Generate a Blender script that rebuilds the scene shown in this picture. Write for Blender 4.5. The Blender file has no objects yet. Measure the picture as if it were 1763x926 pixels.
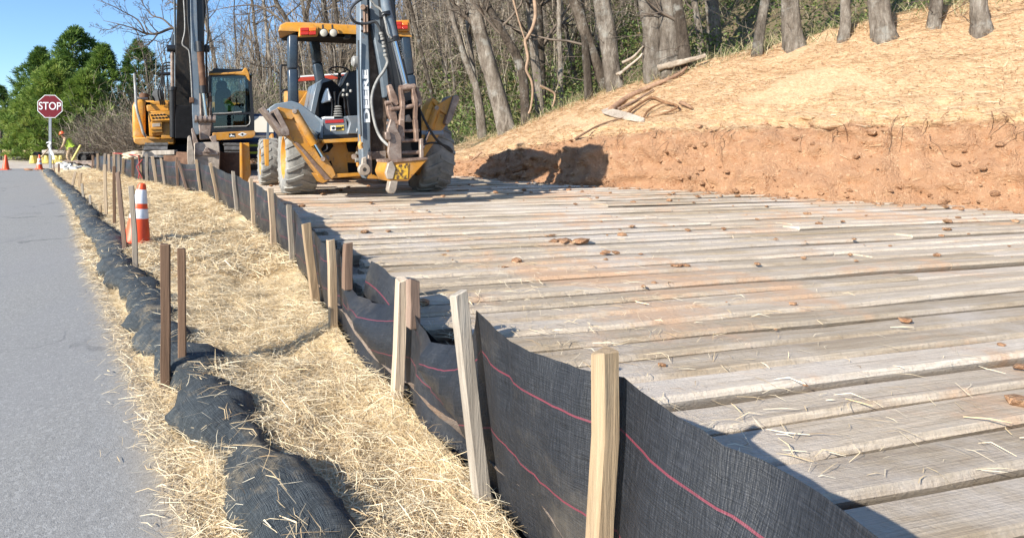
import bpy, bmesh, math, random
import numpy as np
from mathutils import Vector, Matrix, Euler, noise as mn
random.seed(7); rng = np.random.default_rng(7)
SC = bpy.context.scene; COL = SC.collection
R = math.radians
# ---------------------------------------------------------------- camera, sky, sun
HC = 1.2; F = 1000.0; CX, CY = 600.0, 250.0
cam = bpy.data.objects.new('camera', bpy.data.cameras.new('camera')); COL.objects.link(cam)
cam.location = (0, 0, HC); cam.rotation_euler = (R(90), 0, 0)
cam.data.sensor_width = 36; cam.data.lens = 36*F/1763
cam.data.shift_x = (881.5-CX)/1763; cam.data.shift_y = -(463-CY)/1763
cam.data.clip_end = 3000; cam.data.clip_start = 0.05
SC.camera = cam
SUN_EL = R(26); SUN = Vector((-.79, -.613, 0)).normalized()*math.cos(SUN_EL) + Vector((0, 0, math.sin(SUN_EL)))
W = bpy.data.worlds.new('World'); SC.world = W; W.use_nodes = True
nt = W.node_tree; sky = nt.nodes.new('ShaderNodeTexSky'); sky.sky_type = 'NISHITA'; sky.sun_disc = False
sky.sun_elevation = SUN_EL; sky.sun_rotation = math.atan2(SUN.x, SUN.y); sky.dust_density = 0.3; sky.ozone_density = 3; sky.air_density = 1.0
bg = nt.nodes['Background']; bg.inputs['Strength'].default_value = 0.115
tint = nt.nodes.new('ShaderNodeMix'); tint.data_type = 'RGBA'; tint.blend_type = 'MULTIPLY'; tint.inputs[0].default_value = 1; tint.inputs[7].default_value = (.84, .97, 1.09, 1)
nt.links.new(sky.outputs[0], tint.inputs[6]); nt.links.new(tint.outputs[2], bg.inputs['Color'])
sl = bpy.data.lights.new('sun', 'SUN'); so = bpy.data.objects.new('sun', sl); COL.objects.link(so)
sl.energy = 4.9; sl.angle = R(.5); sl.color = (1, .95, .86)
so.rotation_euler = (-SUN).to_track_quat('-Z', 'Y').to_euler(); so.location = SUN*60
SC.view_settings.view_transform = 'Standard'; SC.view_settings.look = 'None'; SC.view_settings.gamma = 1
SC.view_settings.exposure = 0.93
SC.cycles.max_bounces = 6; SC.cycles.transparent_max_bounces = 8
# ---------------------------------------------------------------- materials
def rgb(h):
    h = h.lstrip('#'); c = [int(h[i:i+2], 16)/255 for i in (0, 2, 4)]
    return tuple(x/12.92 if x <= .04045 else ((x+.055)/1.055)**2.4 for x in c)+(1,)
def C(r, g, b): return (r, g, b, 1)
class NT:
    def __init__(s, name):
        s.m = bpy.data.materials.new(name); s.m.use_nodes = True; s.t = s.m.node_tree
        s.b = s.t.nodes['Principled BSDF']; s.out = s.t.nodes['Material Output']
    def n(s, typ, **kw):
        x = s.t.nodes.new(typ)
        for k, v in kw.items(): setattr(x, k, v)
        return x
    def l(s, a, b): s.t.links.new(a, b)
    def pos(s, world=False):
        return s.n('ShaderNodeNewGeometry').outputs['Position'] if world else s.n('ShaderNodeTexCoord').outputs['Object']
    def noise(s, vec, scale, detail=5, rough=.6, stretch=None, dist=0):
        if stretch:
            mp = s.n('ShaderNodeMapping'); mp.inputs['Scale'].default_value = stretch; s.l(vec, mp.inputs[0]); vec = mp.outputs[0]
        x = s.n('ShaderNodeTexNoise'); x.inputs['Scale'].default_value = scale; x.inputs['Detail'].default_value = detail
        x.inputs['Roughness'].default_value = rough; x.inputs['Distortion'].default_value = dist; s.l(vec, x.inputs['Vector']); return x.outputs['Fac']
    def ramp(s, fac, stops):
        x = s.n('ShaderNodeValToRGB'); e = x.color_ramp.elements
        while len(e) < len(stops): e.new(.5)
        for i, (p, c) in enumerate(stops): e[i].position = p; e[i].color = c
        s.l(fac, x.inputs[0]); return x.outputs[0]
    def mix(s, fac, a, b, mode='MIX'):
        x = s.n('ShaderNodeMix'); x.data_type = 'RGBA'; x.blend_type = mode
        for i, v in ((0, fac), (6, a), (7, b)):
            if isinstance(v, (int, float, tuple)): x.inputs[i].default_value = v
            else: s.l(v, x.inputs[i])
        return x.outputs[2]
    def math(s, op, a, b=0.0, c=None):
        x = s.n('ShaderNodeMath'); x.operation = op
        for i, v in enumerate((a, b) if c is None else (a, b, c)):
            if isinstance(v, (int, float)): x.inputs[i].default_value = v
            else: s.l(v, x.inputs[i])
        return x.outputs[0]
    def step(s, fac, lo, hi):
        x = s.n('ShaderNodeMapRange'); x.interpolation_type = 'SMOOTHSTEP'
        x.inputs[1].default_value = lo; x.inputs[2].default_value = hi; s.l(fac, x.inputs[0]); return x.outputs[0]
    def attr(s, name): 
        x = s.n('ShaderNodeAttribute'); x.attribute_name = name; return x
    def rand(s): return s.n('ShaderNodeObjectInfo').outputs['Random']
    def bump(s, h, strength=.4, dist=.02):
        x = s.n('ShaderNodeBump'); x.inputs['Strength'].default_value = strength; x.inputs['Distance'].default_value = dist
        s.l(h, x.inputs['Height']); s.l(x.outputs[0], s.b.inputs['Normal'])
    def fin(s, col=None, rough=.7, metal=0, spec=None):
        if col is not None:
            if isinstance(col, tuple): s.b.inputs['Base Color'].default_value = col
            else: s.l(col, s.b.inputs['Base Color'])
        if isinstance(rough, (int, float)): s.b.inputs['Roughness'].default_value = rough
        else: s.l(rough, s.b.inputs['Roughness'])
        s.b.inputs['Metallic'].default_value = metal
        if spec is not None: s.b.inputs['Specular IOR Level'].default_value = spec
        return s.m
def simple(name, c, rough=.7, var=.25, scale=6, metal=0, bump=0, bs=40, world=False):
    k = NT(name); p = k.pos(world); n = k.noise(p, scale)
    lo = tuple(x*(1-var) for x in c[:3])+(1,); hi = tuple(min(1, x*(1+var)) for x in c[:3])+(1,)
    col = k.ramp(n, [(.3, lo), (.7, hi)])
    if bump: k.bump(k.noise(p, bs, 4), bump, .01)
    return k.fin(col, rough, metal)
def paint(name, c, dust=(.42, .33, .22, 1), amount=.35, rough=.38, rust=(.16, .08, .04, 1), rusty=.12):
    """worn machine paint: fine tone drift, dust film, rust and scrape marks"""
    k = NT(name); p = k.pos()
    col = k.ramp(k.noise(p, 2.5), [(.3, tuple(x*.82 for x in c[:3])+(1,)), (.7, c)])
    d = k.math('MULTIPLY', k.step(k.noise(p, 3.1, 8, .7), .42, .75), amount)
    col = k.mix(d, col, dust)
    st = k.noise(p, 9, 6, .7, (1, 1, .25))
    col = k.mix(k.math('MULTIPLY', k.step(st, .6, .8), .5*amount), col, tuple(x*.6 for x in dust[:3])+(1,))
    rs = k.step(k.noise(p, 14, 8, .75), .72-rusty, .76-rusty*.5)
    col = k.mix(rs, col, rust)
    k.bump(k.noise(p, 30, 5), .12, .01)
    ro = k.math('ADD', k.math('MULTIPLY', d, .8), rough)
    return k.fin(col, ro)
def scuffed(name, c1, c2, c3, scale=6, rough=.7, metal=.3):
    k = NT(name); p = k.pos(); n = k.noise(p, scale, 9, .75, None, .6)
    col = k.ramp(n, [(.3, c1), (.5, c2), (.66, c3)])
    k.bump(k.noise(p, scale*6, 6), .3, .01); return k.fin(col, rough, metal)
def glassy(name, tint, refl=.12, rough=.02):
    k = NT(name); t = k.n('ShaderNodeBsdfTransparent'); t.inputs[0].default_value = tint
    g = k.n('ShaderNodeBsdfGlossy'); g.inputs['Roughness'].default_value = rough; g.inputs[0].default_value = (.5, .53, .56, 1)
    fr = k.n('ShaderNodeFresnel'); fr.inputs[0].default_value = 1.5
    mx = k.n('ShaderNodeMixShader'); k.l(k.math('ADD', fr.outputs[0], refl*.3), mx.inputs[0]); k.l(t.outputs[0], mx.inputs[1]); k.l(g.outputs[0], mx.inputs[2])
    k.l(mx.outputs[0], k.out.inputs[0]); return k.m
M = {}
M['yellow'] = paint('machine_yellow', C(.58, .262, .026), amount=.42, rusty=.165)
M['yellow_worn'] = paint('worn_yellow', C(.5, .22, .024), amount=.5, rusty=.18)
M['grey'] = paint('machine_grey', C(.13, .165, .2), dust=C(.3, .29, .27), amount=.4, rough=.33, rusty=.13)
M['fender'] = paint('machine_grey_lit', C(.17, .215, .26), dust=C(.33, .32, .3), amount=.45, rough=.42, rusty=.1)  # machine grey lightened, so sunlight is painted into this colour
M['black'] = paint('machine_black', C(.012, .013, .016), dust=C(.1, .09, .08), amount=.1, rough=.4, rusty=.0)
M['navy'] = paint('post_navy', C(.03, .045, .065), dust=C(.15, .15, .15), amount=.2, rough=.25, rusty=0)
M['grime'] = scuffed('grimy_black', C(.008, .008, .009), C(.02, .019, .019), C(.06, .045, .032), 5, .75, 0)
M['dirty'] = scuffed('dirty_plate', C(.035, .024, .018), C(.085, .055, .038), C(.17, .13, .1))
M['steel'] = scuffed('worn_steel', C(.12, .085, .065), C(.27, .2, .16), C(.42, .35, .29), metal=.4, rough=.55)
M['link'] = scuffed('rusty_link', C(.09, .055, .04), C(.22, .14, .1), C(.42, .31, .24), metal=.25, rough=.6)
M['rust'] = scuffed('rusty_plate', C(.06, .03, .018), C(.13, .065, .035), C(.2, .11, .065), 4, .8, .2)
M['bucket'] = scuffed('bucket_steel', C(.16, .13, .1), C(.36, .3, .24), C(.52, .45, .37), 3, .6, .3)
M['track'] = scuffed('track_steel', C(.06, .055, .05), C(.13, .12, .11), C(.26, .25, .24), 5, .6, .4)
M['chrome'] = NT('chrome').fin(C(.55, .6, .68), .12, 1)
M['rubber'] = simple('rubber', C(.02, .02, .021), .6, .4, 10)
k = NT('tyre_rubber'); p = k.pos(); n = k.noise(p, 4, 8, .7)
col = k.ramp(n, [(.3, C(.13, .125, .115)), (.52, C(.25, .24, .215)), (.7, C(.36, .34, .3))])
M['tyre'] = (k.bump(k.noise(p, 40, 5), .3, .01), k.fin(col, .9))[1]
M['seat'] = simple('seat_vinyl', C(.018, .018, .02), .5, .3, 10)
M['white'] = simple('white_plastic', C(.75, .75, .73), .5, .08)
M['decal'] = NT('decal_white').fin(C(.82, .82, .8), .5)
M['decal_dark'] = NT('decal_dark').fin(C(.02, .025, .03), .5)
M['decal_red'] = simple('decal_red', C(.42, .03, .03), .45, .2, 12)
M['decal_yellow'] = NT('decal_yellow').fin(C(.75, .55, .1), .5)
M['lens_red'] = NT('lens_red').fin(C(.5, .03, .012), .15); M['lens_amber'] = NT('lens_amber').fin(C(.75, .2, .02), .15)
M['lamp'] = NT('lamp_glass').fin(C(.5, .46, .38), .1)
M['glass'] = glassy('cab_glass', (.62, .74, .78, 1)); M['rear_glass'] = glassy('rear_glass', (.8, .9, .84, 1), .05)
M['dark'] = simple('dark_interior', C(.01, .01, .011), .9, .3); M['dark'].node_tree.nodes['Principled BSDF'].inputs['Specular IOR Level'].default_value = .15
M['hose'] = NT('hose_rubber').fin(C(.05, .05, .052), .4); M['hose_grey'] = simple('hose_grey', C(.25, .24, .22), .45, .3, 20)
M['hivis'] = simple('hi_vis_cloth', C(.5, .72, .04), .8, .15, 20)
# wood
def wood(name, c1, c2, c3, scale=5, world_dirt=None):
    k = NT(name); p = k.pos(); va = k.n('ShaderNodeVectorMath'); va.operation = 'ADD'; k.l(p, va.inputs[0]); cx = k.n('ShaderNodeCombineXYZ'); ro = k.math('MULTIPLY', k.rand(), 37.0); [k.l(ro, cx.inputs[i]) for i in range(3)]; k.l(cx.outputs[0], va.inputs[1]); p = va.outputs[0]
    n = k.noise(p, scale, 8, .7, (1, 1, .06) if not world_dirt else (2.2, 1, 1))
    g = k.noise(p, scale*9, 5, .7, (1, 1, .04) if not world_dirt else (.5, 1, 1), .6)
    col = k.ramp(n, [(.3, c1), (.5, c2), (.7, c3)])
    col = k.mix(k.step(g, .35, .7), k.mix(.35, col, C(.06, .04, .025)), col)
    rd = k.rand(); br = k.math('ADD', k.math('MULTIPLY', rd, .45), .75)
    hs = k.n('ShaderNodeHueSaturation'); k.l(br, hs.inputs['Value']); k.l(k.math('ADD', k.math('MULTIPLY', rd, -.3), 1.1), hs.inputs['Saturation']); k.l(col, hs.inputs['Color']); col = hs.outputs[0]
    h = g
    if world_dirt:
        w = k.pos(True)
        kn = k.step(k.noise(p, 2.2, 3, .5, (.35, 1, 1)), .62, .72)
        col = k.mix(k.math('MULTIPLY', kn, .4), col, C(.14, .09, .055))
        col = k.mix(k.math('MULTIPLY', k.step(k.noise(w, .55, 7, .68), .48, .62), .72), col, C(.55, .48, .405))
        col = k.mix(k.math('MULTIPLY', k.step(k.noise(w, .8, 8, .72, (1, 1, 1), .4), .5, .64), .8), col, C(.56, .35, .21))
        col = k.mix(k.math('MULTIPLY', k.step(k.noise(w, 60, 4, .6), .5, .75), .35), col, C(.2, .15, .11))
        h = k.math('ADD', g, k.noise(w, 45, 5, .7))
    k.bump(h, .5, .012); return k.fin(col, .85)
M['stake'] = wood('stake_wood', C(.3, .2, .12), C(.47, .34, .21), C(.6, .46, .31))
M['stake_grey'] = wood('stake_weathered', C(.25, .2, .15), C(.4, .34, .27), C(.5, .44, .36))
M['stake_brown'] = wood('stake_brown', C(.1, .055, .03), C(.2, .115, .07), C(.34, .22, .15))
M['plank'] = wood('mat_timber', C(.46, .35, .235), C(.63, .51, .37), C(.72, .61, .48), 3, True)
# ---------------------------------------------------------------- mesh helpers
def smooth(me, ang=35):
    me.polygons.foreach_set('use_smooth', [True]*len(me.polygons)); me.set_sharp_from_angle(angle=R(ang))
def link(name, me, parent=None, mat=None):
    o = bpy.data.objects.new(name, me); COL.objects.link(o)
    if parent: o.parent = parent
    if mat is not None:
        me.materials.append(mat)
    return o
def npmesh(name, v, f, attrs=None):
    """fast mesh from numpy verts and equal-length faces"""
    me = bpy.data.meshes.new(name); v = np.asarray(v, np.float32); f = np.asarray(f, np.int32)
    me.vertices.add(len(v)); me.vertices.foreach_set('co', v.ravel())
    k = f.shape[1]; me.loops.add(f.size); me.loops.foreach_set('vertex_index', f.ravel())
    me.polygons.add(len(f)); me.polygons.foreach_set('loop_start', np.arange(len(f), dtype=np.int32)*k)
    me.update(calc_edges=True)
    for an, (dom, typ, dat) in (attrs or {}).items():
        a = me.attributes.new(an, typ, dom); a.data.foreach_set('value', np.asarray(dat, np.float32).ravel())
    return me
def tag(o, label=None, cat=None, group=None, kind=None):
    for k_, v_ in (('label', label), ('category', cat), ('group', group), ('kind', kind)):
        if v_: o[k_] = v_
    return o
def thing(name, label, cat, loc=(0, 0, 0), rz=0, group=None):
    o = bpy.data.objects.new(name, None); COL.objects.link(o); o.location = loc; o.rotation_euler = (0, 0, rz)
    o.empty_display_size = .2
    return tag(o, label, cat, group)
class MB:
    def __init__(s): s.v = []; s.f = []
    def add(s, vs, fs):
        n = len(s.v); s.v += [tuple(p) for p in vs]; s.f += [tuple(i+n for i in q) for q in fs]; return s
    def box(s, c, d, rot=None, taper=1):
        x, y, z = d[0]/2, d[1]/2, d[2]/2
        vs = [Vector((a*x*(taper if e > 0 else 1), b*y*(taper if e > 0 else 1), e*z)) for e in (-1, 1) for a, b in ((-1, -1), (1, -1), (1, 1), (-1, 1))]
        if rot is not None: vs = [rot @ p for p in vs]
        vs = [p+Vector(c) for p in vs]
        return s.add(vs, [(3, 2, 1, 0), (4, 5, 6, 7), (0, 1, 5, 4), (1, 2, 6, 5), (2, 3, 7, 6), (3, 0, 4, 7)])
    def bar(s, a, b, w, h, up=(0, 0, 1)):
        a, b = Vector(a), Vector(b); z = (b-a); L = z.length; z.normalize(); u = Vector(up)
        if abs(z.dot(u)) > .98: u = Vector((0, 1, 0))
        x = u.cross(z).normalized(); y = z.cross(x)
        return s.box((a+b)/2, (w, h, L), Matrix((x, y, z)).transposed())
    def prism(s, pts, axis, a0, a1, order=None):
        """pts: 2-D outline; axis 0/1/2 is the extrusion axis, a0..a1 its range"""
        n = len(pts)
        def mk(p, a):
            q = list(p); q.insert(axis, a); return q
        vs = [mk(p, a0) for p in pts]+[mk(p, a1) for p in pts]
        ar = sum(pts[i][0]*pts[(i+1) % n][1]-pts[(i+1) % n][0]*pts[i][1] for i in range(n))
        fs = [tuple(range(n)), tuple(range(2*n-1, n-1, -1))]+[(i, i+n, (i+1) % n+n, (i+1) % n) for i in range(n)]
        flip = (ar > 0) ^ (axis == 1) ^ (a0 > a1)
        if flip: fs = [tuple(reversed(q)) for q in fs]
        return s.add(vs, fs)
    def tube(s, path, rad, n=8, cap=True):
        P_ = [Vector(p) for p in path]; m = len(P_)
        rs = rad if isinstance(rad, (list, tuple)) else [rad]*m
        t0 = (P_[1]-P_[0]).normalized(); x = t0.orthogonal().normalized(); vs = []
        for i in range(m):
            t = (P_[min(i+1, m-1)]-P_[max(i-1, 0)]).normalized()
            x = (x-t*x.dot(t)); x = x.normalized() if x.length > 1e-6 else t.orthogonal().normalized(); y = t.cross(x)
            for j in range(n):
                a = 2*math.pi*j/n; vs.append(P_[i]+(x*math.cos(a)+y*math.sin(a))*rs[i])
        fs = [(i*n+j, i*n+(j+1) % n, (i+1)*n+(j+1) % n, (i+1)*n+j) for i in range(m-1) for j in range(n)]
        if cap: fs += [tuple(range(n-1, -1, -1)), tuple(range((m-1)*n, m*n))]
        return s.add(vs, fs)
    def cyl(s, a, b, r, n=16, r2=None): return s.tube([a, b], [r, r if r2 is None else r2], n)
    def lathe(s, prof, c=(0, 0, 0), axis='z', n=24):
        """prof: list of (radius, height along axis)"""
        vs = []; m = len(prof)
        for r, h in prof:
            for j in range(n):
                a = 2*math.pi*j/n; ca, sa = r*math.cos(a), r*math.sin(a)
                q = (ca, sa, h) if axis == 'z' else ((h, ca, sa) if axis == 'x' else (sa, h, ca))
                vs.append((q[0]+c[0], q[1]+c[1], q[2]+c[2]))
        fs = [(i*n+j, i*n+(j+1) % n, (i+1)*n+(j+1) % n, (i+1)*n+j) for i in range(m-1) for j in range(n)]
        return s.add(vs, fs)
    def build(s, name, mat, parent=None, bevel=0, ang=35, sm=True, seg=1):
        me = bpy.data.meshes.new(name); me.from_pydata(s.v, [], s.f); me.update()
        bm = bmesh.new(); bm.from_mesh(me); bmesh.ops.recalc_face_normals(bm, faces=bm.faces)
        if bevel:
            ed = [e for e in bm.edges if len(e.link_faces) == 2 and e.calc_face_angle(0) > .6]
            bmesh.ops.bevel(bm, geom=ed, offset=bevel, offset_type='OFFSET', segments=seg, profile=.5, affect='EDGES', clamp_overlap=True)
        bm.to_mesh(me); bm.free()
        if sm: smooth(me, ang)
        return link(name, me, parent, mat)
def split(o):
    """give every loose piece of a mesh an object of its own"""
    bm = bmesh.new(); bm.from_mesh(o.data); bm.verts.ensure_lookup_table(); seen = {}; k_ = 0
    for v in bm.verts:
        if v in seen: continue
        st = [v]; seen[v] = k_
        while st:
            q = st.pop()
            for e in q.link_edges:
                w_ = e.other_vert(q)
                if w_ not in seen: seen[w_] = k_; st.append(w_)
        k_ += 1
    if k_ > 1:
        for i in range(1, k_):
            b2 = bm.copy(); b2.verts.ensure_lookup_table(); ids = list(seen.values())
            bmesh.ops.delete(b2, geom=[b2.verts[v.index] for v in seen if seen[v] != i], context='VERTS')
            me = bpy.data.meshes.new(o.name.split('.')[0]); b2.to_mesh(me); b2.free()
            for m_ in o.data.materials: me.materials.append(m_)
            c = o.copy(); c.data = me; c.name = o.name.split('.')[0]; COL.objects.link(c)
        bmesh.ops.delete(bm, geom=[v for v in seen if seen[v] != 0], context='VERTS'); bm.to_mesh(o.data)
    bm.free(); return o
def copy_tree(o, parent=None):
    c = o.copy(); COL.objects.link(c)
    if parent: c.parent = parent
    for ch in list(o.children): copy_tree(ch, c)
    return c
def text_mesh(s, size, mat, name, parent, mtx, extrude=.004, align='CENTER', xs=1.0, bold=0):
    cu = bpy.data.curves.new(name, 'FONT'); cu.body = s; cu.size = size; cu.extrude = extrude; cu.align_x = align; cu.align_y = 'CENTER'; cu.offset = bold
    t = bpy.data.objects.new(name, cu); COL.objects.link(t)
    dg = bpy.context.evaluated_depsgraph_get(); me = bpy.data.meshes.new_from_object(t.evaluated_get(dg))
    bpy.data.objects.remove(t); bpy.data.curves.remove(cu)
    me.transform(mtx @ Matrix.Diagonal((xs, 1, 1, 1))); me.name = name
    return link(name, me, parent, mat)
def cr(pts, n):
    """Catmull-Rom samples through points"""
    P_ = [Vector(p) for p in pts]; P_ = [P_[0]*2-P_[1]]+P_+[P_[-1]*2-P_[-2]]; out = []
    for i in range(1, len(P_)-2):
        for j in range(n):
            t = j/n; a, b, c, d = P_[i-1:i+3]
            out.append(.5*((2*b)+(c-a)*t+(2*a-5*b+4*c-d)*t*t+(3*b-a-3*c+d)*t**3))
    return out+[P_[-2]]
def sstep(a, b, x): 
    t = np.clip((x-a)/(b-a), 0, 1); return t*t*(3-2*t)
def fbm(x, y, z=0, sc=1, o=4): return mn.fractal(Vector((x*sc, y*sc, z*sc)), 1.0, 2.0, o)
def P(X, Y, d): return Vector(((X-CX)/F*d, d, HC+(CY-Y)/F*d))
# ---------------------------------------------------------------- the lie of the land
FE = [(-.2, .98), (1.0, .62), (2.4, .21), (3.4, -.085), (4.07, -.22), (5.2, -.49), (9, -1.68), (11.9, -3.02), (12.7, -3.7), (14.3, -4.72), (17.5, -6.8), (22.5, -9.9), (24.5, -11.0)]
fy = np.array([p[0] for p in FE]); fx = np.array([p[1] for p in FE])
def fence_x(y): return float(np.interp(y, fy, fx)) if y <= 24.5 else -11.0-(y-24.5)*.66
def road_x(y): return -1.94-.523*(y-4.7) if y < 12 else -5.76-.566*(y-12)
FOOT = [(12.5, -3), (11.6, 2), (10.4, 5), (8.5, 7.7), (6.1, 10.1), (4.3, 11.9), (3.4, 14), (2.7, 16), (2.0, 19), (.5, 22), (-2.5, 25), (-7, 29), (-14, 36), (-24, 48), (-50, 78)]
FOOT = [tuple(p) for p in cr([(a, b, 0) for a, b in FOOT], 6)]
N_ = (.8, .6); M_ = (-.6, .8)
fb = np.array([M_[0]*p[0]+M_[1]*p[1] for p in FOOT]); fa = np.array([N_[0]*p[0]+N_[1]*p[1] for p in FOOT])
def ab(x, y): return N_[0]*x+N_[1]*y, M_[0]*x+M_[1]*y
def ip(xs, ys): 
    xs = np.array(xs); ys = np.array(ys); return lambda b: float(np.interp(b, xs, ys))
cutf = ip([-10, -5, 1, 4.4, 6.9, 9.2, 11.2, 14, 18], [1.0, 1.05, 1.15, 1.12, .95, .62, .38, .25, .15])
crest = ip([-10, 1, 4.4, 6.9, 9.2, 11.2, 14, 22, 40], [4.3, 3.95, 3.4, 2.8, 2.25, 1.6, 1.3, 1.2, .8])
crd = ip([-10, 4, 7, 9, 14, 22], [4.2, 3.8, 3.5, 3.1, 2.6, 2.4])
hillk = ip([-10, 14, 28, 38, 53, 70], [1, 1, .95, .6, .25, .05])
def mat_z(x, y):
    t = -.24*x+.97*y
    return .285+.085*float(sstep(2, 9.2, t))
def bank_z(s, b, x, y):
    base = mat_z(x, y); c = cutf(b); h = crest(b); L = crd(b)
    if s <= 0: return base
    z1 = base+c
    if s < .5: return base+c*float(sstep(-.12, .5, s)) - c*float(sstep(-.12, .5, 0))*(1-s/.5)
    if s < L:
        k_ = (s-.5)/(L-.5); return z1+(h-z1)*(k_*.9+.1*math.sin(k_*math.pi/2))
    q = s-L; hk = hillk(b)
    return h+hk*(.09*min(q, 3)+(.56*(q-3) if q > 3 else 0)*(1 if q < 48 else 48/q))
def H(x, y):
    a, b = ab(x, y); s = a-float(np.interp(b, fb, fa))
    if s > 0: return bank_z(s, b, x, y)
    if x > fence_x(y): return mat_z(x, y) if y < 30 else max(0, .35-(y-30)*.03)
    return 0.04 if x > road_x(y) else 0.0
def G(X, Y, d0=1.0, d1=160):
    d = d0; st = .05
    while d < d1:
        q = P(X, Y, d)
        if q.z <= H(q.x, q.y): return q
        d += st; st = .05+d*.002
    return P(X, Y, d1)
def crest_d(X, off):
    d = 7.0
    while d < 40:
        x = (X-CX)/F*d; a, b = ab(x, d)
        if a-float(np.interp(b, fb, fa)) > crd(b)+off: return d
        d += .03
    return d
# ---------------------------------------------------------------- ground materials
k = NT('asphalt'); w = k.pos(True)
col = k.ramp(k.noise(w, 110, 5, .85), [(.3, C(.19, .18, .162)), (.55, C(.29, .277, .252)), (.75, C(.41, .39, .355))])
sp = k.n('ShaderNodeTexVoronoi'); sp.inputs['Scale'].default_value = 95; k.l(w, sp.inputs['Vector'])
col = k.mix(k.math('MULTIPLY', k.step(sp.outputs['Color'], .62, .9), .55), col, C(.44, .425, .39)); col = k.mix(k.math('MULTIPLY', k.math('SUBTRACT', 1, k.step(sp.outputs['Color'], .12, .3)), .4), col, C(.13, .127, .12))
col = k.mix(k.math('MULTIPLY', k.step(k.noise(w, .5, 6, .65, (1, .25, 1)), .4, .7), .45), col, C(.27, .262, .255))
col = k.mix(k.math('MULTIPLY', k.step(k.noise(w, .9, 7, .7, (1, .3, 1), 1.2), .6, .72), .35), col, C(.12, .12, .122))
col = k.mix(k.math('MULTIPLY', k.step(k.attr('edge').outputs['Fac'], .35, 1), .75), col, C(.42, .33, .22))
vo = k.n('ShaderNodeTexVoronoi'); vo.feature = 'DISTANCE_TO_EDGE'; vo.inputs['Scale'].default_value = .55
mp = k.n('ShaderNodeMapping'); mp.inputs['Scale'].default_value = (1, .6, 1)
wd = k.n('ShaderNodeVectorMath'); wd.operation = 'ADD'; nn = k.n('ShaderNodeTexNoise'); nn.inputs['Scale'].default_value = 1.6; nn.inputs['Detail'].default_value = 6; k.l(w, nn.inputs['Vector'])
k.l(w, wd.inputs[0]); k.l(nn.outputs['Color'], wd.inputs[1]); k.l(wd.outputs[0], mp.inputs[0]); k.l(mp.outputs[0], vo.inputs['Vector'])
crk = k.math('MULTIPLY', k.math('SUBTRACT', 1, k.step(vo.outputs[0], .0, .012)), k.step(k.noise(w, .35, 3), .5, .6))
col = k.mix(k.math('MULTIPLY', crk, .7), col, C(.06, .06, .06))
k.bump(k.math('SUBTRACT', k.noise(w, 170, 3, .7), k.math('MULTIPLY', crk, 1.0)), .45, .006); M['road'] = k.fin(col, .8, 0, .35)
def straw_mat(name, soil):
    k = NT(name); w = k.pos(True)
    n1 = k.noise(w, 28, 6, .75, (1, .3, 1), 1.5); n2 = k.noise(w, 34, 6, .75, (.3, 1, 1), 1.5)
    n = k.math('MAXIMUM', n1, n2)
    col = k.ramp(n, [(.35, C(.3, .2, .1)), (.52, C(.56, .42, .23)), (.7, C(.74, .6, .38))])
    col = k.mix(k.math('MULTIPLY', k.step(k.noise(w, 1.1, 6, .7), .55, .72), .55), col, soil)
    k.bump(n, .8, .02); return k.fin(col, .9)
M['strawg'] = straw_mat('straw_ground', C(.33, .18, .09))
k = NT('bank_soil'); w = k.pos(True)
red = k.ramp(k.noise(w, 3.5, 9, .72, None, .5), [(.3, C(.22, .095, .043)), (.5, C(.43, .215, .105)), (.68, C(.6, .385, .225))])
red = k.mix(k.math('MULTIPLY', k.step(k.noise(w, 22, 6, .7), .56, .72), .4), red, C(.36, .19, .1))
v1 = k.n('ShaderNodeTexVoronoi'); v1.inputs['Scale'].default_value = 16; v1.inputs['Detail'].default_value = 3; v1.inputs['Roughness'].default_value = .8; k.l(w, v1.inputs['Vector'])
vs_ = k.n('ShaderNodeSeparateColor'); k.l(v1.outputs['Color'], vs_.inputs[0])
red = k.mix(k.math('MULTIPLY', k.step(vs_.outputs[0], .6, .95), .55), red, C(.6, .41, .26)); red = k.mix(k.math('MULTIPLY', k.step(vs_.outputs[1], .7, .95), .45), red, C(.26, .11, .05))
n1 = k.noise(w, 26, 6, .75, (1, .3, 1), 1.5)
stc = k.ramp(n1, [(.35, C(.36, .21, .11)), (.52, C(.58, .385, .22)), (.7, C(.72, .525, .33))])
fac = k.step(k.math('ADD', k.attr('straw').outputs['Fac'], k.math('MULTIPLY', k.math('SUBTRACT', k.noise(w, 1.7, 8, .72), .5), 1.7)), .36, .66)
col = k.mix(fac, red, stc)
duff = k.ramp(k.noise(w, 7, 8, .75), [(.3, C(.1, .07, .04)), (.5, C(.2, .15, .09)), (.62, C(.08, .11, .03)), (.75, C(.3, .24, .15))])
col = k.mix(k.step(k.math('ADD', k.attr('wood').outputs['Fac'], k.math('MULTIPLY', k.math('SUBTRACT', k.noise(w, 2.5, 6, .7), .5), .8)), .4, .6), col, duff)
k.bump(k.math('SUBTRACT', k.math('ADD', k.noise(w, 9, 9, .8), k.noise(w, 50, 8, .85)), k.math('MULTIPLY', k.math('SUBTRACT', 1, fac), v1.outputs['Distance'])), .65, .05); M['bank'] = k.fin(col, .95, 0, .2)
k = NT('site_dirt'); w = k.pos(True)
col = k.ramp(k.noise(w, 1.2, 9, .7), [(.32, C(.3, .2, .13)), (.5, C(.42, .33, .26)), (.66, C(.46, .28, .16))])
col = k.mix(k.math('MULTIPLY', k.step(k.noise(w, 50, 5, .7), .5, .7), .5), col, C(.2, .14, .1))
k.bump(k.noise(w, 35, 8, .75), .9, .03); M['dirt'] = k.fin(col, .95, 0, .2)
k = NT('litter_ground'); w = k.pos(True)
col = k.ramp(k.noise(w, 2.2, 10, .75), [(.3, C(.12, .09, .05)), (.48, C(.24, .19, .12)), (.6, C(.1, .13, .04)), (.75, C(.34, .28, .19))])
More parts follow.
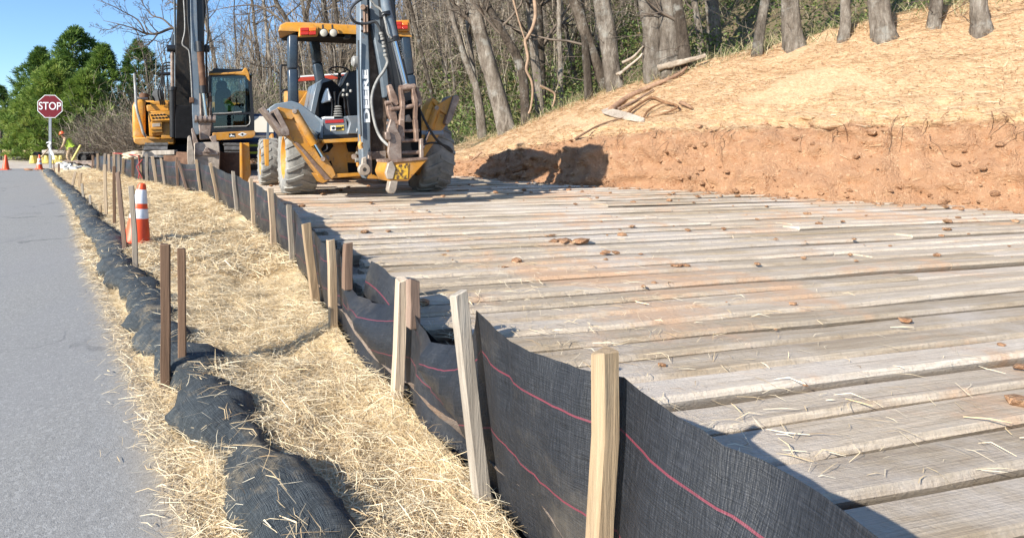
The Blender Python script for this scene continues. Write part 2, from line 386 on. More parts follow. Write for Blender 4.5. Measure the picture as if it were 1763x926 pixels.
k.bump(k.noise(w, 20, 8, .7), .8, .05); M['ground'] = k.fin(col, .95)
k = NT('tan_gravel_road'); w = k.pos(True)
col = k.ramp(k.noise(w, 1.0, 9, .72), [(.3, C(.35, .27, .19)), (.5, C(.5, .42, .33)), (.7, C(.6, .53, .45))]); k.bump(k.noise(w, 30, 6), .6, .03); M['gravelroad'] = k.fin(col, .95)
# ---------------------------------------------------------------- ground sheets
def sheet(name, nu, nv, fn, mat, attrs=(), kind='structure'):
    vs = []; at = {a: [] for a in attrs}
    for i in range(nu):
        for j in range(nv):
            r = fn(i/(nu-1), j/(nv-1)); vs.append(r[0])
            for a, v in zip(attrs, r[1:]): at[a].append(v)
    idx = np.arange(nu*nv).reshape(nu, nv)
    f = np.stack([idx[:-1, :-1], idx[1:, :-1], idx[1:, 1:], idx[:-1, 1:]], -1).reshape(-1, 4)
    me = npmesh(name, vs, f, {a: ('POINT', 'FLOAT', at[a]) for a in attrs}); me.polygons.foreach_set('use_smooth', [True]*len(f))
    o = link(name, me, None, mat); o['kind'] = kind
    # make normals face up
    if sum(p.normal.z for p in list(me.polygons)[::97]) < 0: me.flip_normals()
    return o
def far_ground(u, v):
    a = u*2*math.pi; r = .2+1500*v**3.2; x, y = r*math.cos(a), r*math.sin(a); return ((x, y, -.35-.0*r),)
sheet('ground', 97, 40, far_ground, M['ground'])
def f_road(u, v):
    y = -6+35.5*u; xr = road_x(y)+.06*fbm(1, y, 0, .9)+.03*fbm(3, y, 0, 5); x = xr-v**1.6*12
    return ((x, y, .004*fbm(x, y, 0, .7)-.0*v), math.exp(-v**1.6*12/.28))
sheet('road', 240, 40, f_road, M['road'], ('edge',))
def f_cross(u, v):
    y = 29.45+17*u; x = -75+(62.5+(.5-u)*6)*v
    return ((x, y, .0+.05*fbm(x, y, 0, .35)*min(1, u*6)+.004),)
sheet('dirt_crossroad', 40, 60, f_cross, M['gravelroad'])
def f_verge(u, v):
    y = -1+29*u**1.25; a, b = road_x(y)-.07+.07*fbm(8, y, 0, 1.6), fence_x(y)+.02
    x = a+(b-a)*v; z = -.012+.075*sstep(0, .3, v)+.05*fbm(x, y, 0, 1.1)*sstep(0, .3, v)+.035*fbm(x, y, 5, 4)*sstep(0, .2, v)+.06*math.exp(-((1-v)/.12)**2)+.13*sstep(9.5, 12.5, y)*v**1.3
    return ((x, y, float(z)),)
sheet('straw_verge', 260, 60, f_verge, M['strawg'])
def f_site(u, v):
    y = -1+33*u**1.3; a = fence_x(y)+.03; b = float(np.interp(y, [p[1] for p in FOOT], [p[0] for p in FOOT]))+.4
    x = a+(b-a)*v; return ((x, y, mat_z(x, y)-.085*(1 if y < 13 else 0)+.06*fbm(x, y, 0, .8)+.03*fbm(x, y, 3, 5)),)
sheet('site_ground', 260, 150, f_site, M['dirt'])
def bank_pt(b, s):
    A = float(np.interp(b, fb, fa))+.22*fbm(b, 2, 0, .55)+.1*fbm(b, 7, 0, 2.1)
    L = crd(b); a = A+s
    x, y = N_[0]*a+M_[0]*b, N_[1]*a+M_[1]*b
    z = bank_z(s, b, x, y)
    steep = float(sstep(-.1, .12, s)*(1-sstep(.75, 1.3, s)))
    q = .2*fbm(x, y, z*1.2, 1.1)+.13*fbm(x*1.0, y, z*1.4, 3.6)+.08*fbm(x, y, z*1.6, 9)+.05*abs(fbm(x, y, z*1.5, 17))
    x -= N_[0]*q*steep*1.1; y -= N_[1]*q*steep*1.1
    z += (.05*fbm(x, y, 1, 1.3)+.025*fbm(x, y, 1, 6))*float(sstep(.1, 1, s))
    if s > L+2: z += .35*fbm(x, y, 0, .25)
    straw = float(sstep(.2, .8, s))*(1-.1*steep); wd = float(sstep(L-.5, L+.5, s)) if b < 12 else float(sstep(.9, 2.2, s))
    return (x, y, z), straw, wd
def f_bank(u, v):
    b = -9.5+24.5*u; v2 = v*1.0; s = -.1+7.4*(v2**1.7)
    return bank_pt(b, s)
sheet('bank', 330, 110, f_bank, M['bank'], ('straw', 'wood'))
def f_hill(u, v):
    b = -9.5+90*u**1.3; s = (7.0 if b < 14.6 else -.1)+(.0 if b < 14.6 else 0)+85*v**1.5
    return bank_pt(b, s)
sheet('hillside', 130, 60, f_hill, M['bank'], ('straw', 'wood'))
# ---------------------------------------------------------------- timber mat: every board its own object
PD = Vector((.97, .24, 0)); PN = Vector((-.24, .97, 0))     # along the boards / across them
def foot_x(y): return float(np.interp(y, [p[1] for p in FOOT], [p[0] for p in FOOT]))
mat_root = thing('timber_mat', None, None); mat_root['kind'] = 'structure'
pmesh = []
for i in range(10):
    m_ = MB(); n = 7; vs = []
    for q in range(n):
        x = q/(n-1)-.5; e = .012*random.uniform(-1, 1); w1, w2 = -.5+.035*random.uniform(-1, 1), .5+.035*random.uniform(-1, 1); z = .006*random.uniform(-1, 1)
        c = .035
        vs += [(x, w1+.42, -.1), (x, w1+.07, z-.045), (x, w1, z-.022), (x, w1+c*1.6, z), (x, w2-c, z+.003*random.uniform(-1, 1)), (x, w2, z-.018), (x, w2-.07, z-.045), (x, w2-.42, -.1)]
    fs = [(q*8+j, (q+1)*8+j, (q+1)*8+j+1, q*8+j+1) for q in range(n-1) for j in range(7)]+[tuple(range(8)), tuple(range((n-1)*8+7, (n-1)*8-1, -1))]
    m_.add(vs, fs); o = m_.build('plank', M['plank'], None, ang=14); pmesh.append(o.data); bpy.data.objects.remove(o)
t = .3; npl = 0
while t < 13.6:
    wdt = random.uniform(.14, .18)+.15*float(sstep(3.2, 8, t))*random.uniform(.75, 1.1); gap = random.choice([.03, .035, .045, .055, .07]); tc = t+wdt/2
    # extent along PD between fence and bank foot
    def inside(q):
        p = PN*tc+PD*q; return fence_x(p.y)+.12 < p.x < foot_x(p.y)+.15
    qs = [q*.05 for q in range(-160, 320) if inside(q*.05)]
    if qs:
        q0, q1 = min(qs)+random.uniform(0, .3), max(qs)
        q = q0
        while q < q1-.5:
            L = min(random.uniform(3.6, 5.4), q1-q)
            if q1-q-L < 1: L = q1-q
            c = PN*tc+PD*(q+L/2); za, zb = mat_z(*(c-PN*wdt/2).xy), mat_z(*(c+PN*wdt/2).xy)
            o = bpy.data.objects.new('plank', random.choice(pmesh)); COL.objects.link(o); o.parent = mat_root
            o.location = (c.x, c.y, (za+zb)/2+.034+random.uniform(-.007, .006)); o.scale = (L-.012, wdt, 1)
            o.rotation_euler = (math.atan2(zb-za, wdt)-random.uniform(.03, .1), random.uniform(-.002, .002), math.atan2(PD.y, PD.x)+random.uniform(-.004, .004)); npl += 1
            q += L
    t += wdt+gap
# ---------------------------------------------------------------- straw blades (stuff)
k = NT('straw_blade'); at = k.attr('rnd').outputs['Fac']
col = k.ramp(at, [(0, C(.34, .22, .11)), (.25, C(.56, .42, .24)), (.6, C(.74, .59, .37)), (1, C(.85, .74, .53))]); M['blade'] = k.fin(col, .75, 0, .3)
k = NT('straw_blade_tan'); at = k.attr('rnd').outputs['Fac']; M['blade_tan'] = k.fin(k.ramp(at, [(0, C(.27, .15, .07)), (.3, C(.46, .3, .16)), (.65, C(.64, .46, .27)), (1, C(.78, .62, .42))]), .8, 0, .3)
def blades(name, pts, lens, wid, lift, parent=None):
    """thin bent straws: 2 quads each"""
    pts = np.asarray(pts, np.float32); n = len(pts); a = rng.uniform(0, 2*np.pi, n); el = np.abs(rng.normal(0, lift, n))*np.where(rng.random(n) < .93, 1, 3.5)
    d = np.stack([np.cos(a)*np.cos(el), np.sin(a)*np.cos(el), np.sin(el)], 1); L = rng.uniform(*lens, n)[:, None]; wv = (rng.uniform(.6, 1.3, n)*wid)[:, None]
    sd = np.stack([-np.sin(a), np.cos(a), rng.normal(0, .5, n)], 1)*wv
    bend = rng.normal(0, .16, (n, 3))*L*.8; bend[:, 2] = np.abs(bend[:, 2])*.6
    p0 = pts-d*L*.5; p2 = pts+d*L*.5; p1 = pts+bend; p0[:, 2] = np.maximum(p0[:, 2], pts[:, 2]-.01)
    v = np.stack([p0-sd*.6, p0+sd*.6, p1-sd, p1+sd, p2-sd*.4, p2+sd*.4], 1).reshape(-1, 3)
    b = (np.arange(n)*6)[:, None]; f = np.concatenate([b+[0, 1, 3, 2], b+[2, 3, 5, 4]], 0)
    r = rng.random(n); me = npmesh(name, v, f, {'rnd': ('FACE', 'FLOAT', np.concatenate([r, r]))})
    o = link(name, me, parent, M['blade']); o['kind'] = 'stuff'; return o
pts = []
def verge_z(x, y):
    a, b = road_x(y)-.07+.07*fbm(8, y, 0, 1.6), fence_x(y)+.02; v = min(1, max(0, (x-a)/(b-a)))
    return float(-.012+.075*sstep(0, .3, v)+.05*fbm(x, y, 0, 1.1)*sstep(0, .3, v)+.035*fbm(x, y, 5, 4)*sstep(0, .2, v)+.06*math.exp(-((1-v)/.12)**2)+.13*sstep(9.5, 12.5, y)*v**1.3)
N1 = 110000
for i in range(N1):
    y = 1.2+22*random.random()**1.9; a, b = road_x(y)-.1, fence_x(y)
    v = random.random(); x = a+(b-a)*v
    if v < .12 and random.random() < .45: continue
    if fbm(x, y, 3, 1.2) < -.38: continue
    pts.append((x, y, max(verge_z(x, y), 0)+.006+.035*random.random()**2))
pts = np.array(pts); near = pts[:, 1] < 5
blades('straw', pts[near], (.025, .17), .0009, .17); blades('straw', pts[~near], (.08, .28), .0022, .26)
pts = []
for i in range(3600):
    y = 1.4+16*random.random()**1.5; x = road_x(y)-abs(random.gauss(0, .09))+.02; pts.append((x, y, .008+.01*random.random()))
blades('straw', pts, (.02, .11), .0011, .06)
pts = []
while len(pts) < 52000:
    b = random.uniform(-8, 13.5); s = random.uniform(.1, crd(b)+.4)
    if random.random() > float(sstep(-.05, .9, s)): continue
    p, st_, wd_ = bank_pt(b, s)
    if fbm(p[0], p[1], 3, .9) < -.3: continue
    pts.append((p[0], p[1], p[2]+.008+.02*random.random()))
o = blades('straw', pts, (.06, .26), .0026, .18); o.data.materials.clear(); o.data.materials.append(M['blade_tan'])
pts = []
for i in range(3000):      # loose straw blown on to the boards beside the fence
    y = 1.5+6*random.random(); x = fence_x(y)+.1+abs(random.gauss(0, 1.1)); pts.append((x, y, mat_z(x, y)+.045))
blades('straw', pts, (.03, .12), .0011, .06)
M['hroot'] = simple('root_fibre', C(.2, .11, .06), .9, .3)
m_ = MB()
for i in range(80):      # roots hanging out of the cut face
    b = random.uniform(-7, 11); p = Vector(bank_pt(b, random.uniform(.3, .75))[0])+Vector((-.05, -.05, .02)); q = [p]; d = Vector((-.6+random.gauss(0, .4), -.5+random.gauss(0, .4), -.3))
    for j in range(4): d = (d+Vector((random.gauss(0, .35), random.gauss(0, .35), -.45))).normalized(); q.append(q[-1]+d*random.uniform(.05, .14))
    m_.tube(q, [.007, .005, .004, .003, .002], 4, False)
o = m_.build('hanging_roots', M['hroot'], None); o['kind'] = 'stuff'
# ---------------------------------------------------------------- clods of soil (stuff) and stones
def clod_mesh(name, pts, size, mat, flat=.6):
    m_ = MB()
    for p in pts:
        r = size*(.18+random.random()**3); bm = bmesh.new(); bmesh.ops.create_icosphere(bm, subdivisions=1, radius=1)
        vs = []
        for v in bm.verts:
            q = v.co*(1+.3*random.uniform(-1, 1)); vs.append((p[0]+q.x*r*1.2, p[1]+q.y*r, p[2]+q.z*r*flat+r*flat*.4))
        bm.verts.index_update(); m_.add(vs, [[v.index for v in f.verts] for f in bm.faces]); bm.free()
    o = m_.build(name, mat, None, ang=50); o['kind'] = 'stuff'; return o
M['clod'] = simple('clod_soil', C(.4, .21, .12), .95, .35, 5, 0, .8, 40)
M['gravel'] = simple('pale_gravel', C(.5, .49, .46), .85, .35, 3, 0, .5, 40)
pts = []
for i in range(420):
    y = 1.6+10*random.random(); a, b = fence_x(y)+.3, foot_x(y)
    v = random.random()**.5 if random.random() < .6 else random.random(); x = a+(b-a)*v; pts.append((x, y, mat_z(x, y)+.04))
clod_mesh('soil_clods', pts, .035, M['bank'])
pts = []
for i in range(3200):
    b = random.uniform(-8, 12); s = random.gauss(-.15, .2) if i % 8 else random.uniform(0, .6); p, _, _ = bank_pt(b, s); pts.append((p[0], p[1], p[2]))
clod_mesh('soil_clods', pts, .05, M['bank'], .8)
pts = []
for i in range(700):
    d = random.uniform(25, 34); X = 112+random.random()*45-(d-25)*1.5; q = P(X, 250, d); pts.append((q.x, q.y, .06+.12*random.random()))
clod_mesh('pale_gravel', pts, .13, M['gravel'], .7)
for (X, Y, w_) in ((865, 459, .05), (1106, 437, .05), (1054, 435, .09), (1170, 456, .05), (975, 415, .14), (950, 405, .08), (1140, 485, .06)):
    d = 3.0
    while d < 14 and P(X, Y, d).z > mat_z(P(X, Y, d).x, d)+.045: d += .02
    q = P(X, Y, d); pt_ = [(q.x+random.uniform(-1, 1)*w_, q.y+random.uniform(-.4, .4)*w_, mat_z(q.x, q.y)+.04) for _ in range(7)]
    o = clod_mesh('soil_clods', pt_, w_*.42, M['bank'], .5)
# ---------------------------------------------------------------- machine frames measured off sight lines
class Fr:
    """local frame: x right, y away from the viewer, z up; px() meets a sight line with the plane y=u"""
    def __init__(s, o, th): s.o = Vector(o); s.th = th; s.r = Vector((math.cos(th), math.sin(th))); s.f = Vector((-math.sin(th), math.cos(th)))
    def px(s, X, Y, u):
        a = (X-CX)/F; d = (u+s.o.x*s.f.x+s.o.y*s.f.y)/(a*s.f.x+s.f.y); w = P(X, Y, d)
        q = w-s.o; return Vector((q.x*s.r.x+q.y*s.r.y, u, q.z))
    def pr(s, mb, pts, u0, u1):
        """outline seen at plane u0, given real depth to u1"""
        q = [s.px(X, Y, u0) for X, Y in pts]; mb.prism([(p.x, p.z) for p in q], 1, u0, u1); return mb
    def tb(s, mb, pts, r, n=8, smooth_=0):
        q = [s.px(*p) for p in pts]
        if smooth_: q = cr(q, smooth_)
        if isinstance(r, (list, tuple)): r = list(np.interp(np.linspace(0, 1, len(q)), np.linspace(0, 1, len(r)), r))
        return mb.tube(q, r, n)
# ================================================================ BACKHOE LOADER
TH = R(14); BK = Fr((.27, 9.776, .405), TH)
bh = thing('backhoe_loader', 'yellow and grey backhoe loader with open canopy and raised stabilizer legs, on the timber mat', 'backhoe', BK.o, TH)
def tyre(parent, c, r, w, rim_r, side, lugs=19, name='wheel', tmat='tyre', rmat='yellow'):
    """wheel (rim disc) > tyre, hub; axle along x; side = -1 outer face looks to -x"""
    m_ = MB(); h = w/2
    m_.lathe([(.06, side*h*.15), (rim_r*.55, side*h*.18), (rim_r*.62, side*h*.5), (rim_r*.9, side*h*.62), (rim_r*.97, side*h*.86), (rim_r*1.04, side*h*.88), (rim_r*1.04, side*h*.7), (rim_r*.95, -side*h*.7), (rim_r*.4, -side*h*.3)], (0, 0, 0), 'x', 28)
    for i in range(8):
        a = i*math.pi/4; m_.cyl((side*h*.2, .13*math.cos(a), .13*math.sin(a)), (side*h*.3, .13*math.cos(a), .13*math.sin(a)), .018, 6)
    wh = m_.build(name, M[rmat], parent); wh.location = c
    t = MB(); pr_ = [(rim_r*.98, -h*.8), (rim_r*1.12, -h*.93), (r*.72+rim_r*.2, -h), (r*.9, -h*.96), (r*.955, -h*.8), (r*.975, 0), (r*.955, h*.8), (r*.9, h*.96), (r*.72+rim_r*.2, h), (rim_r*1.12, h*.93), (rim_r*.98, h*.8)]
    t.lathe(pr_, (0, 0, 0), 'x', 40)
    for i in range(lugs):
        for s_ in (-1, 1):
            a0 = 2*math.pi*(i+(.5 if s_ > 0 else 0))/lugs; da = 2*math.pi/lugs
            vs = []
            for (x, ph, rr) in ((-.03*w*s_, 0, 1.0), (h*.55*s_, .38, 1.0), (h*.97*s_, .62, .965), (h*1.0*s_, .66, .85)):
                th_ = .17 if rr > .9 else .15
                for sg in (-1, 1):
                    for top in (0, 1):
                        R_ = r*(rr if top else rr-.06) if rr > .9 else r*(rr+.01*top); b_ = a0+da*(ph+sg*th_*(1 if not top else .85))
                        vs.append((x+(.012*s_ if (top and rr < .9) else 0), R_*math.cos(b_), R_*math.sin(b_)))
            fs = []
            for q in range(3):
                o_ = q*4; n_ = o_+4
                fs += [(o_+1, o_+3, n_+3, n_+1), (o_, o_+1, n_+1, n_), (o_+3, o_+2, n_+2, n_+3)]
            fs += [(0, 2, 3, 1), (12, 13, 15, 14)]
            t.add(vs, fs)
    ty = t.build('tyre', M[tmat], wh, ang=40)
    hb = MB(); hb.lathe([(0, side*h*.42), (.07, side*h*.42), (.1, side*h*.3), (.1, 0)], (0, 0, 0), 'x', 16); hb.build('hub', M[rmat], wh)
    return wh
HW = 1.14
tyre(bh, (-HW, 0, .60), .605, .52, .335, -1); tyre(bh, (HW, 0, .60), .605, .52, .335, 1)
tyre(bh, (-1.36, 2.36, .47), .475, .36, .27, -1, 17); tyre(bh, (1.15, 2.36, .47), .475, .36, .27, 1, 17)
# --- chassis and main frame
m_ = MB(); BK.pr(m_, [(548, 240), (640, 237), (700, 240), (700, 296), (664, 302), (636, 300), (560, 308), (548, 296), (553, 285), (547, 268)], -.75, -.62)
m_.build('rear_frame', M['yellow_worn'], bh, .01)
m_ = MB(); m_.box((0, .9, .62), (.7, 3.4, .34)); m_.box((0, 0, .6), (2.0, .26, .26)); m_.box((0, 2.42, .47), (2.5, .2, .2)); m_.build('chassis', M['yellow_worn'], bh, .02)
m_ = MB(); BK.pr(m_, [(553, 241), (641, 236), (700, 240), (700, 246), (640, 243), (556, 247)], -1.0, -.6); m_.build('frame_lip', M['yellow'], bh, .006)
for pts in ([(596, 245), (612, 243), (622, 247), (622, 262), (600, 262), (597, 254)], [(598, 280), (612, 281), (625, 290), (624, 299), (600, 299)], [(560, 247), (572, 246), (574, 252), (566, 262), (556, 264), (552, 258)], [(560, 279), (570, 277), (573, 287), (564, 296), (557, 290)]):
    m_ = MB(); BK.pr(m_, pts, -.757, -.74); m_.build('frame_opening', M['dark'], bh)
m_ = MB()
for X, Y in ((562, 272), (567, 304), (610, 270)): m_.cyl(BK.px(X, Y, -.86), BK.px(X, Y, -.7), .045, 16)
split(m_.build('pivot_pin', M['steel'], bh, .004))
m_ = MB(); BK.tb(m_, [(556, 262, -.85), (563, 256, -.95), (562, 247, -.9)], .012, 6, 6); BK.tb(m_, [(613, 263, -.9), (625, 268, -.9)], .025, 8); BK.tb(m_, [(612, 276, -.9), (630, 276, -.9)], .035, 8); split(m_.build('hydraulic_hose', M['hose_grey'], bh))
m_ = MB(); BK.pr(m_, [(545, 300), (664, 297), (680, 301), (660, 309), (634, 308), (626, 303), (575, 307), (556, 316)], -1.0, -.55); m_.build('bottom_beam', M['yellow_worn'], bh, .008)
m_ = MB(); BK.pr(m_, [(640, 273), (668, 273), (668, 302), (648, 302), (640, 295)], -1.15, -.7); m_.build('swing_casting', M['dark'], bh, .01)
m_ = MB()
for q in range(7): BK.tb(m_, [(641+q*4, 275, -1.17), (642+q*4, 301, -1.18)], .016, 6)
split(m_.build('swing_hose', M['rubber'], bh))
# --- stabilizer legs, folded up; arm > cylinder, pad
def stab(arm, cyl, pads, brk, u):
    m_ = MB(); BK.pr(m_, arm, u, u+.26); a = m_.build('stabilizer_leg', M['yellow_worn'], bh, .012)
    m_ = MB(); m_2 = [BK.px(x, y, u-.02) for x, y in cyl]; m_.tube([m_2[0], m_2[1]], .062, 12); m_.build('cylinder', M['yellow_worn'], a)
    m_ = MB(); m_.tube([m_2[1], m_2[2]], .03, 10); m_.build('piston_rod', M['chrome'], a)
    for pts in pads:
        m_ = MB(); BK.pr(m_, pts, u-.1, u+.36); m_.build('foot_pad', M['steel'], a, .008)
    for pts in brk:
        m_ = MB(); BK.pr(m_, pts, u-.05, u-.02); BK.pr(m_, pts, u+.27, u+.3); m_.build('foot_bracket', M['yellow_worn'], a, .005)
    m_ = MB()
    for x, y in (cyl[0], cyl[2]): m_.cyl(BK.px(x, y, u-.09), BK.px(x, y, u+.3), .035, 12)
    m_.build('pin', M['steel'], a, .003)
    return a
la = stab([(479, 184), (508, 190), (575, 291), (579, 302), (570, 310), (556, 309), (548, 302), (506, 244), (490, 232), (478, 205)],
          [(507, 192), (541, 249), (556, 274)],
          [[(449, 186), (455, 184), (493, 228), (494, 234), (487, 235), (478, 224)], [(470, 190), (478, 186), (498, 224), (499, 233), (492, 235), (486, 222)]],
          [[(478, 186), (488, 190), (508, 189), (514, 196), (502, 206), (488, 204)]], -1.02)
m_ = MB(); BK.pr(m_, [(505, 243), (513, 246), (570, 309), (560, 310)], -1.04, -1.02); m_.build('scraped_edge', M['link'], la, .002)
ra = stab([(728, 208), (734, 190), (745, 168), (770, 186), (775, 201), (768, 215), (745, 250), (733, 268), (706, 300), (698, 293), (716, 262), (722, 236)],
          [(752, 186), (740, 222), (724, 262)],
          [[(781, 166), (788, 163), (792, 170), (778, 208), (770, 216), (766, 212)]],
          [[(744, 174), (754, 180), (781, 164), (790, 166), (784, 186), (772, 200), (756, 190)]], -.72)
m_ = MB(); BK.tb(m_, [(722, 187, -.95), (735, 215, -1.0), (753, 242, -1.0), (779, 262, -.9)], .02, 8, 6); BK.tb(m_, [(727, 250, -.98), (745, 246, -1.0), (770, 252, -.95), (779, 261, -.9)], .016, 8, 6); split(m_.build('loose_hose', M['rubber'], bh))
for o_ in (ra,): o_.data.materials.clear(); o_.data.materials.append(M['yellow'])  # right leg takes the brighter yellow: its sunlit look is in the colour
# --- fenders
def fender(sx):
    m_ = MB(); prof = [(-.75, .98), (-.66, 1.12), (-.45, 1.27), (-.1, 1.36), (.3, 1.36), (.6, 1.22), (.78, 1.0)]
    x0, x1 = (-1.42, -.62) if sx < 0 else (.55, 1.12); n = len(prof); vs = []
    for (u, w) in prof:
        for x, dz in ((x0, -.06), (x0+.03*(1 if sx < 0 else 1), 0), (x1, .02 if sx < 0 else 0)): vs.append((x, u, w+dz))
    vs += [(a, b*.97, c-.03) for a, b, c in vs]
    N = n*3
    fs = [(i*3+j, i*3+j+1, (i+1)*3+j+1, (i+1)*3+j) for i in range(n-1) for j in range(2)]
    fs += [tuple(reversed([q+N for q in f])) for f in fs]
    for i in range(n-1): fs += [(i*3, (i+1)*3, (i+1)*3+N, i*3+N), (i*3+2, i*3+2+N, (i+1)*3+2+N, (i+1)*3+2)]
    fs += [(0, N, N+1, 1), (1, N+1, N+2, 2), (N-3, N-2, 2*N-2, 2*N-3), (N-2, N-1, 2*N-1, 2*N-2)]
    m_.add(vs, fs); m_.build('fender', M['fender'], bh, .01)
fender(1)
m_ = MB()      # near fender: arched plate seen from behind, sloping down to the frame
q = [BK.px(X, Y, u) for X, Y, u in ((462, 188, .1), (474, 180, .0), (502, 175, -.05), (514, 178, -.1), (530, 188, -.3), (556, 208, -.62), (556, 236, -.7))]
q2 = [p+Vector((0, .95, -.0)) for p in q]; vs = q+q2+[p-Vector((0, 0, .03)) for p in q+q2]; n = len(q)
fs = [(i, i+1, n+i+1, n+i) for i in range(n-1)]; fs += [tuple(reversed([a+2*n for a in f])) for f in fs]
fs += [(i, i+2*n, i+2*n+1, i+1) for i in range(n-1)]+[(i+n, i+n+1, i+3*n+1, i+3*n) for i in range(n-1)]+[(0, n, 3*n, 2*n), (n-1, 3*n-1, 4*n-1, 2*n-1)]
m_.add(vs, fs)
m_.build('fender', M['fender'], bh, .012, 50)
m_ = MB(); BK.pr(m_, [(463, 186), (474, 179), (502, 174), (516, 178), (556, 207), (557, 222), (548, 233), (520, 206), (500, 192), (475, 193), (466, 200)], -.45, -.38); m_.build('fender_skirt', M['fender'], bh, .012)
m_ = MB(); BK.pr(m_, [(461, 190), (464, 190), (463, 240), (459, 240)], .9, .95); m_.build('step_bracket', M['grey'], bh)
# --- cab floor, rear console, decals
m_ = MB(); BK.pr(m_, [(555, 205), (597, 204), (600, 232), (556, 234)], -.62, -.2); BK.pr(m_, [(597, 200), (641, 198), (690, 200), (690, 232), (598, 231), (603, 212)], -.7, -.3); m_.build('rear_console', M['grey'], bh, .012)
m_ = MB(); m_.box((0, .35, .99), (1.25, 1.7, .1)); m_.build('cab_floor', M['black'], bh, .01)
m_ = MB(); BK.pr(m_, [(556, 233), (690, 230), (690, 237), (556, 240)], -.68, -.3); m_.build('console_sill', M['black'], bh, .005)
m_ = MB(); BK.pr(m_, [(560, 207), (591, 205.5), (592, 211), (560, 212.5)], -.628, -.615); m_.build('red_decal', M['decal_red'], bh)
m_ = MB(); BK.pr(m_, [(569, 216.5), (592, 215.5), (592.5, 224.5), (569, 225.5)], -.626, -.61); dk = m_.build('warning_decal', M['decal_yellow'], bh)
m_ = MB(); BK.pr(m_, [(569.4, 217), (578, 216.7), (578.2, 224.9), (569.4, 225.2)], -.63, -.622); m_.build('white_panel', M['decal'], dk)
m_ = MB(); BK.pr(m_, [(578.6, 219), (588, 218.5), (588, 223.6), (578.6, 224.2)], -.63, -.622); BK.pr(m_, [(588.7, 218), (591, 217.5), (591.4, 221), (589, 221.5)], -.63, -.622); BK.pr(m_, [(571, 220), (574, 218.2), (577, 219.5), (575, 223), (572, 223)], -.635, -.629); m_.build('print', M['decal_dark'], dk)
def face(fr, X, Y, u, rz=0): 
    return Matrix.Translation(fr.px(X, Y, u)) @ Matrix.Rotation(R(90), 4, 'X') @ Matrix.Rotation(R(rz), 4, 'Z')
text_mesh('JOHN DEERE', .062, M['decal'], 'console_lettering', bh, face(BK, 613.5, 223.5, -.704), .003, 'LEFT', 1.0)
# --- seat, steering wheel, levers, side console
m_ = MB(); q = [BK.px(X, Y, .25) for X, Y in ((583, 150), (590, 133), (600, 124), (614, 121), (640, 122), (650, 140), (652, 200), (600, 200), (596, 172), (584, 152))]
m_.prism([(p.x, p.z) for p in q], 1, .25, .42); m_.build('seat_back', M['seat'], bh, .03, 60, True, 2)
m_ = MB(); BK.pr(m_, [(578, 150), (584, 148), (596, 126), (601, 124), (590, 146), (584, 152)], .2, .3); m_.build('seat_trim', M['hose_grey'], bh, .01)
a = BK.px(625, 180, .5); m_ = MB(); m_.box((a.x, .62, a.z), (.52, .5, .16)); m_.box((a.x, .62, a.z-.25), (.3, .3, .36)); m_.build('seat_cushion', M['seat'], bh, .03, 60, True, 2)
m_ = MB(); c = BK.px(585, 124, 1.25); rr = .2
m_.tube([c+Vector((rr*math.cos(t), rr*math.sin(t)*.75, rr*math.sin(t)*.55)) for t in np.linspace(0, 2*math.pi, 33)], .017, 8, False)
for t in (.5, 2.6, 4.7): m_.tube([c+Vector((0, .02, -.03)), c+Vector((rr*math.cos(t), rr*math.sin(t)*.75, rr*math.sin(t)*.55))], .012, 6)
m_.tube([c+Vector((0, .02, -.03)), c+Vector((0, .25, -.5))], .03, 8); m_.build('steering_wheel', M['black'], bh)
m_ = MB(); BK.pr(m_, [(532, 204), (541, 160), (545, 143), (560, 134), (572, 138), (568, 150), (555, 206)], .1, .9); m_.build('side_console', M['grey'], bh, .012)
m_ = MB(); BK.pr(m_, [(541, 203), (550, 160), (556, 143), (572, 138), (585, 150), (578, 205)], .08, .12); BK.pr(m_, [(560, 150), (640, 150), (640, 205), (556, 205)], 1.05, 1.1); split(m_.build('console_inner', M['dark'], bh))
m_ = MB(); BK.pr(m_, [(555, 178), (560, 160), (565, 150), (570, 165), (574, 174), (566, 175)], -.1, .05); m_.build('lever_boot', M['white'], bh, .02)
m_ = MB()
for i, (x0, y0, x1, y1, x2, y2) in enumerate(((578, 202, 577, 178, 576, 158), (584, 200, 583, 170, 590, 156), (594, 204, 593, 175, 592, 166), (571, 204, 572, 180, 570, 170), (602, 205, 597, 160, 600, 146))):
    BK.tb(m_, [(x0, y0, -.4), (x1, y1, -.42), (x2, y2, -.45)], [.016, .012, .018], 8, 4)
m_.build('control_lever', M['black'], bh)
m_ = MB()
for X, Y in ((591, 164), (598, 163.5), (599, 146), (592, 156), (604, 157)):
    p = BK.px(X, Y, -.47); m_.lathe([(0, -.025), (.02, -.02), (.026, 0), (.02, .02), (0, .025)], p, 'z', 10)
split(m_.build('lever_knob', M['hose_grey'], bh))
m_ = MB()
for i in range(5): p = BK.px(582, 201-i*4.2, -.42); m_.lathe([(.07-.006*i, -.012), (.085-.006*i, 0), (.07-.006*i, .014), (.02, .018)], p, 'z', 14)
m_.build('lever_gaiter', M['hose_grey'], bh, 0, 60)
m_ = MB(); BK.pr(m_, [(559, 201), (575, 201), (575, 204.5), (559, 204.5)], -.55, -.2); m_.build('tray', M['white'], bh)
m_ = MB(); c = BK.px(520, 168, 1.0); m_.cyl(c+Vector((-.3, 0, 0)), c+Vector((.3, .1, 0)), .13, 16); BK.pr(m_, [(513, 180), (528, 158), (534, 160), (524, 184)], .9, 1.2); m_.build('tank', M['yellow_worn'], bh, .01)
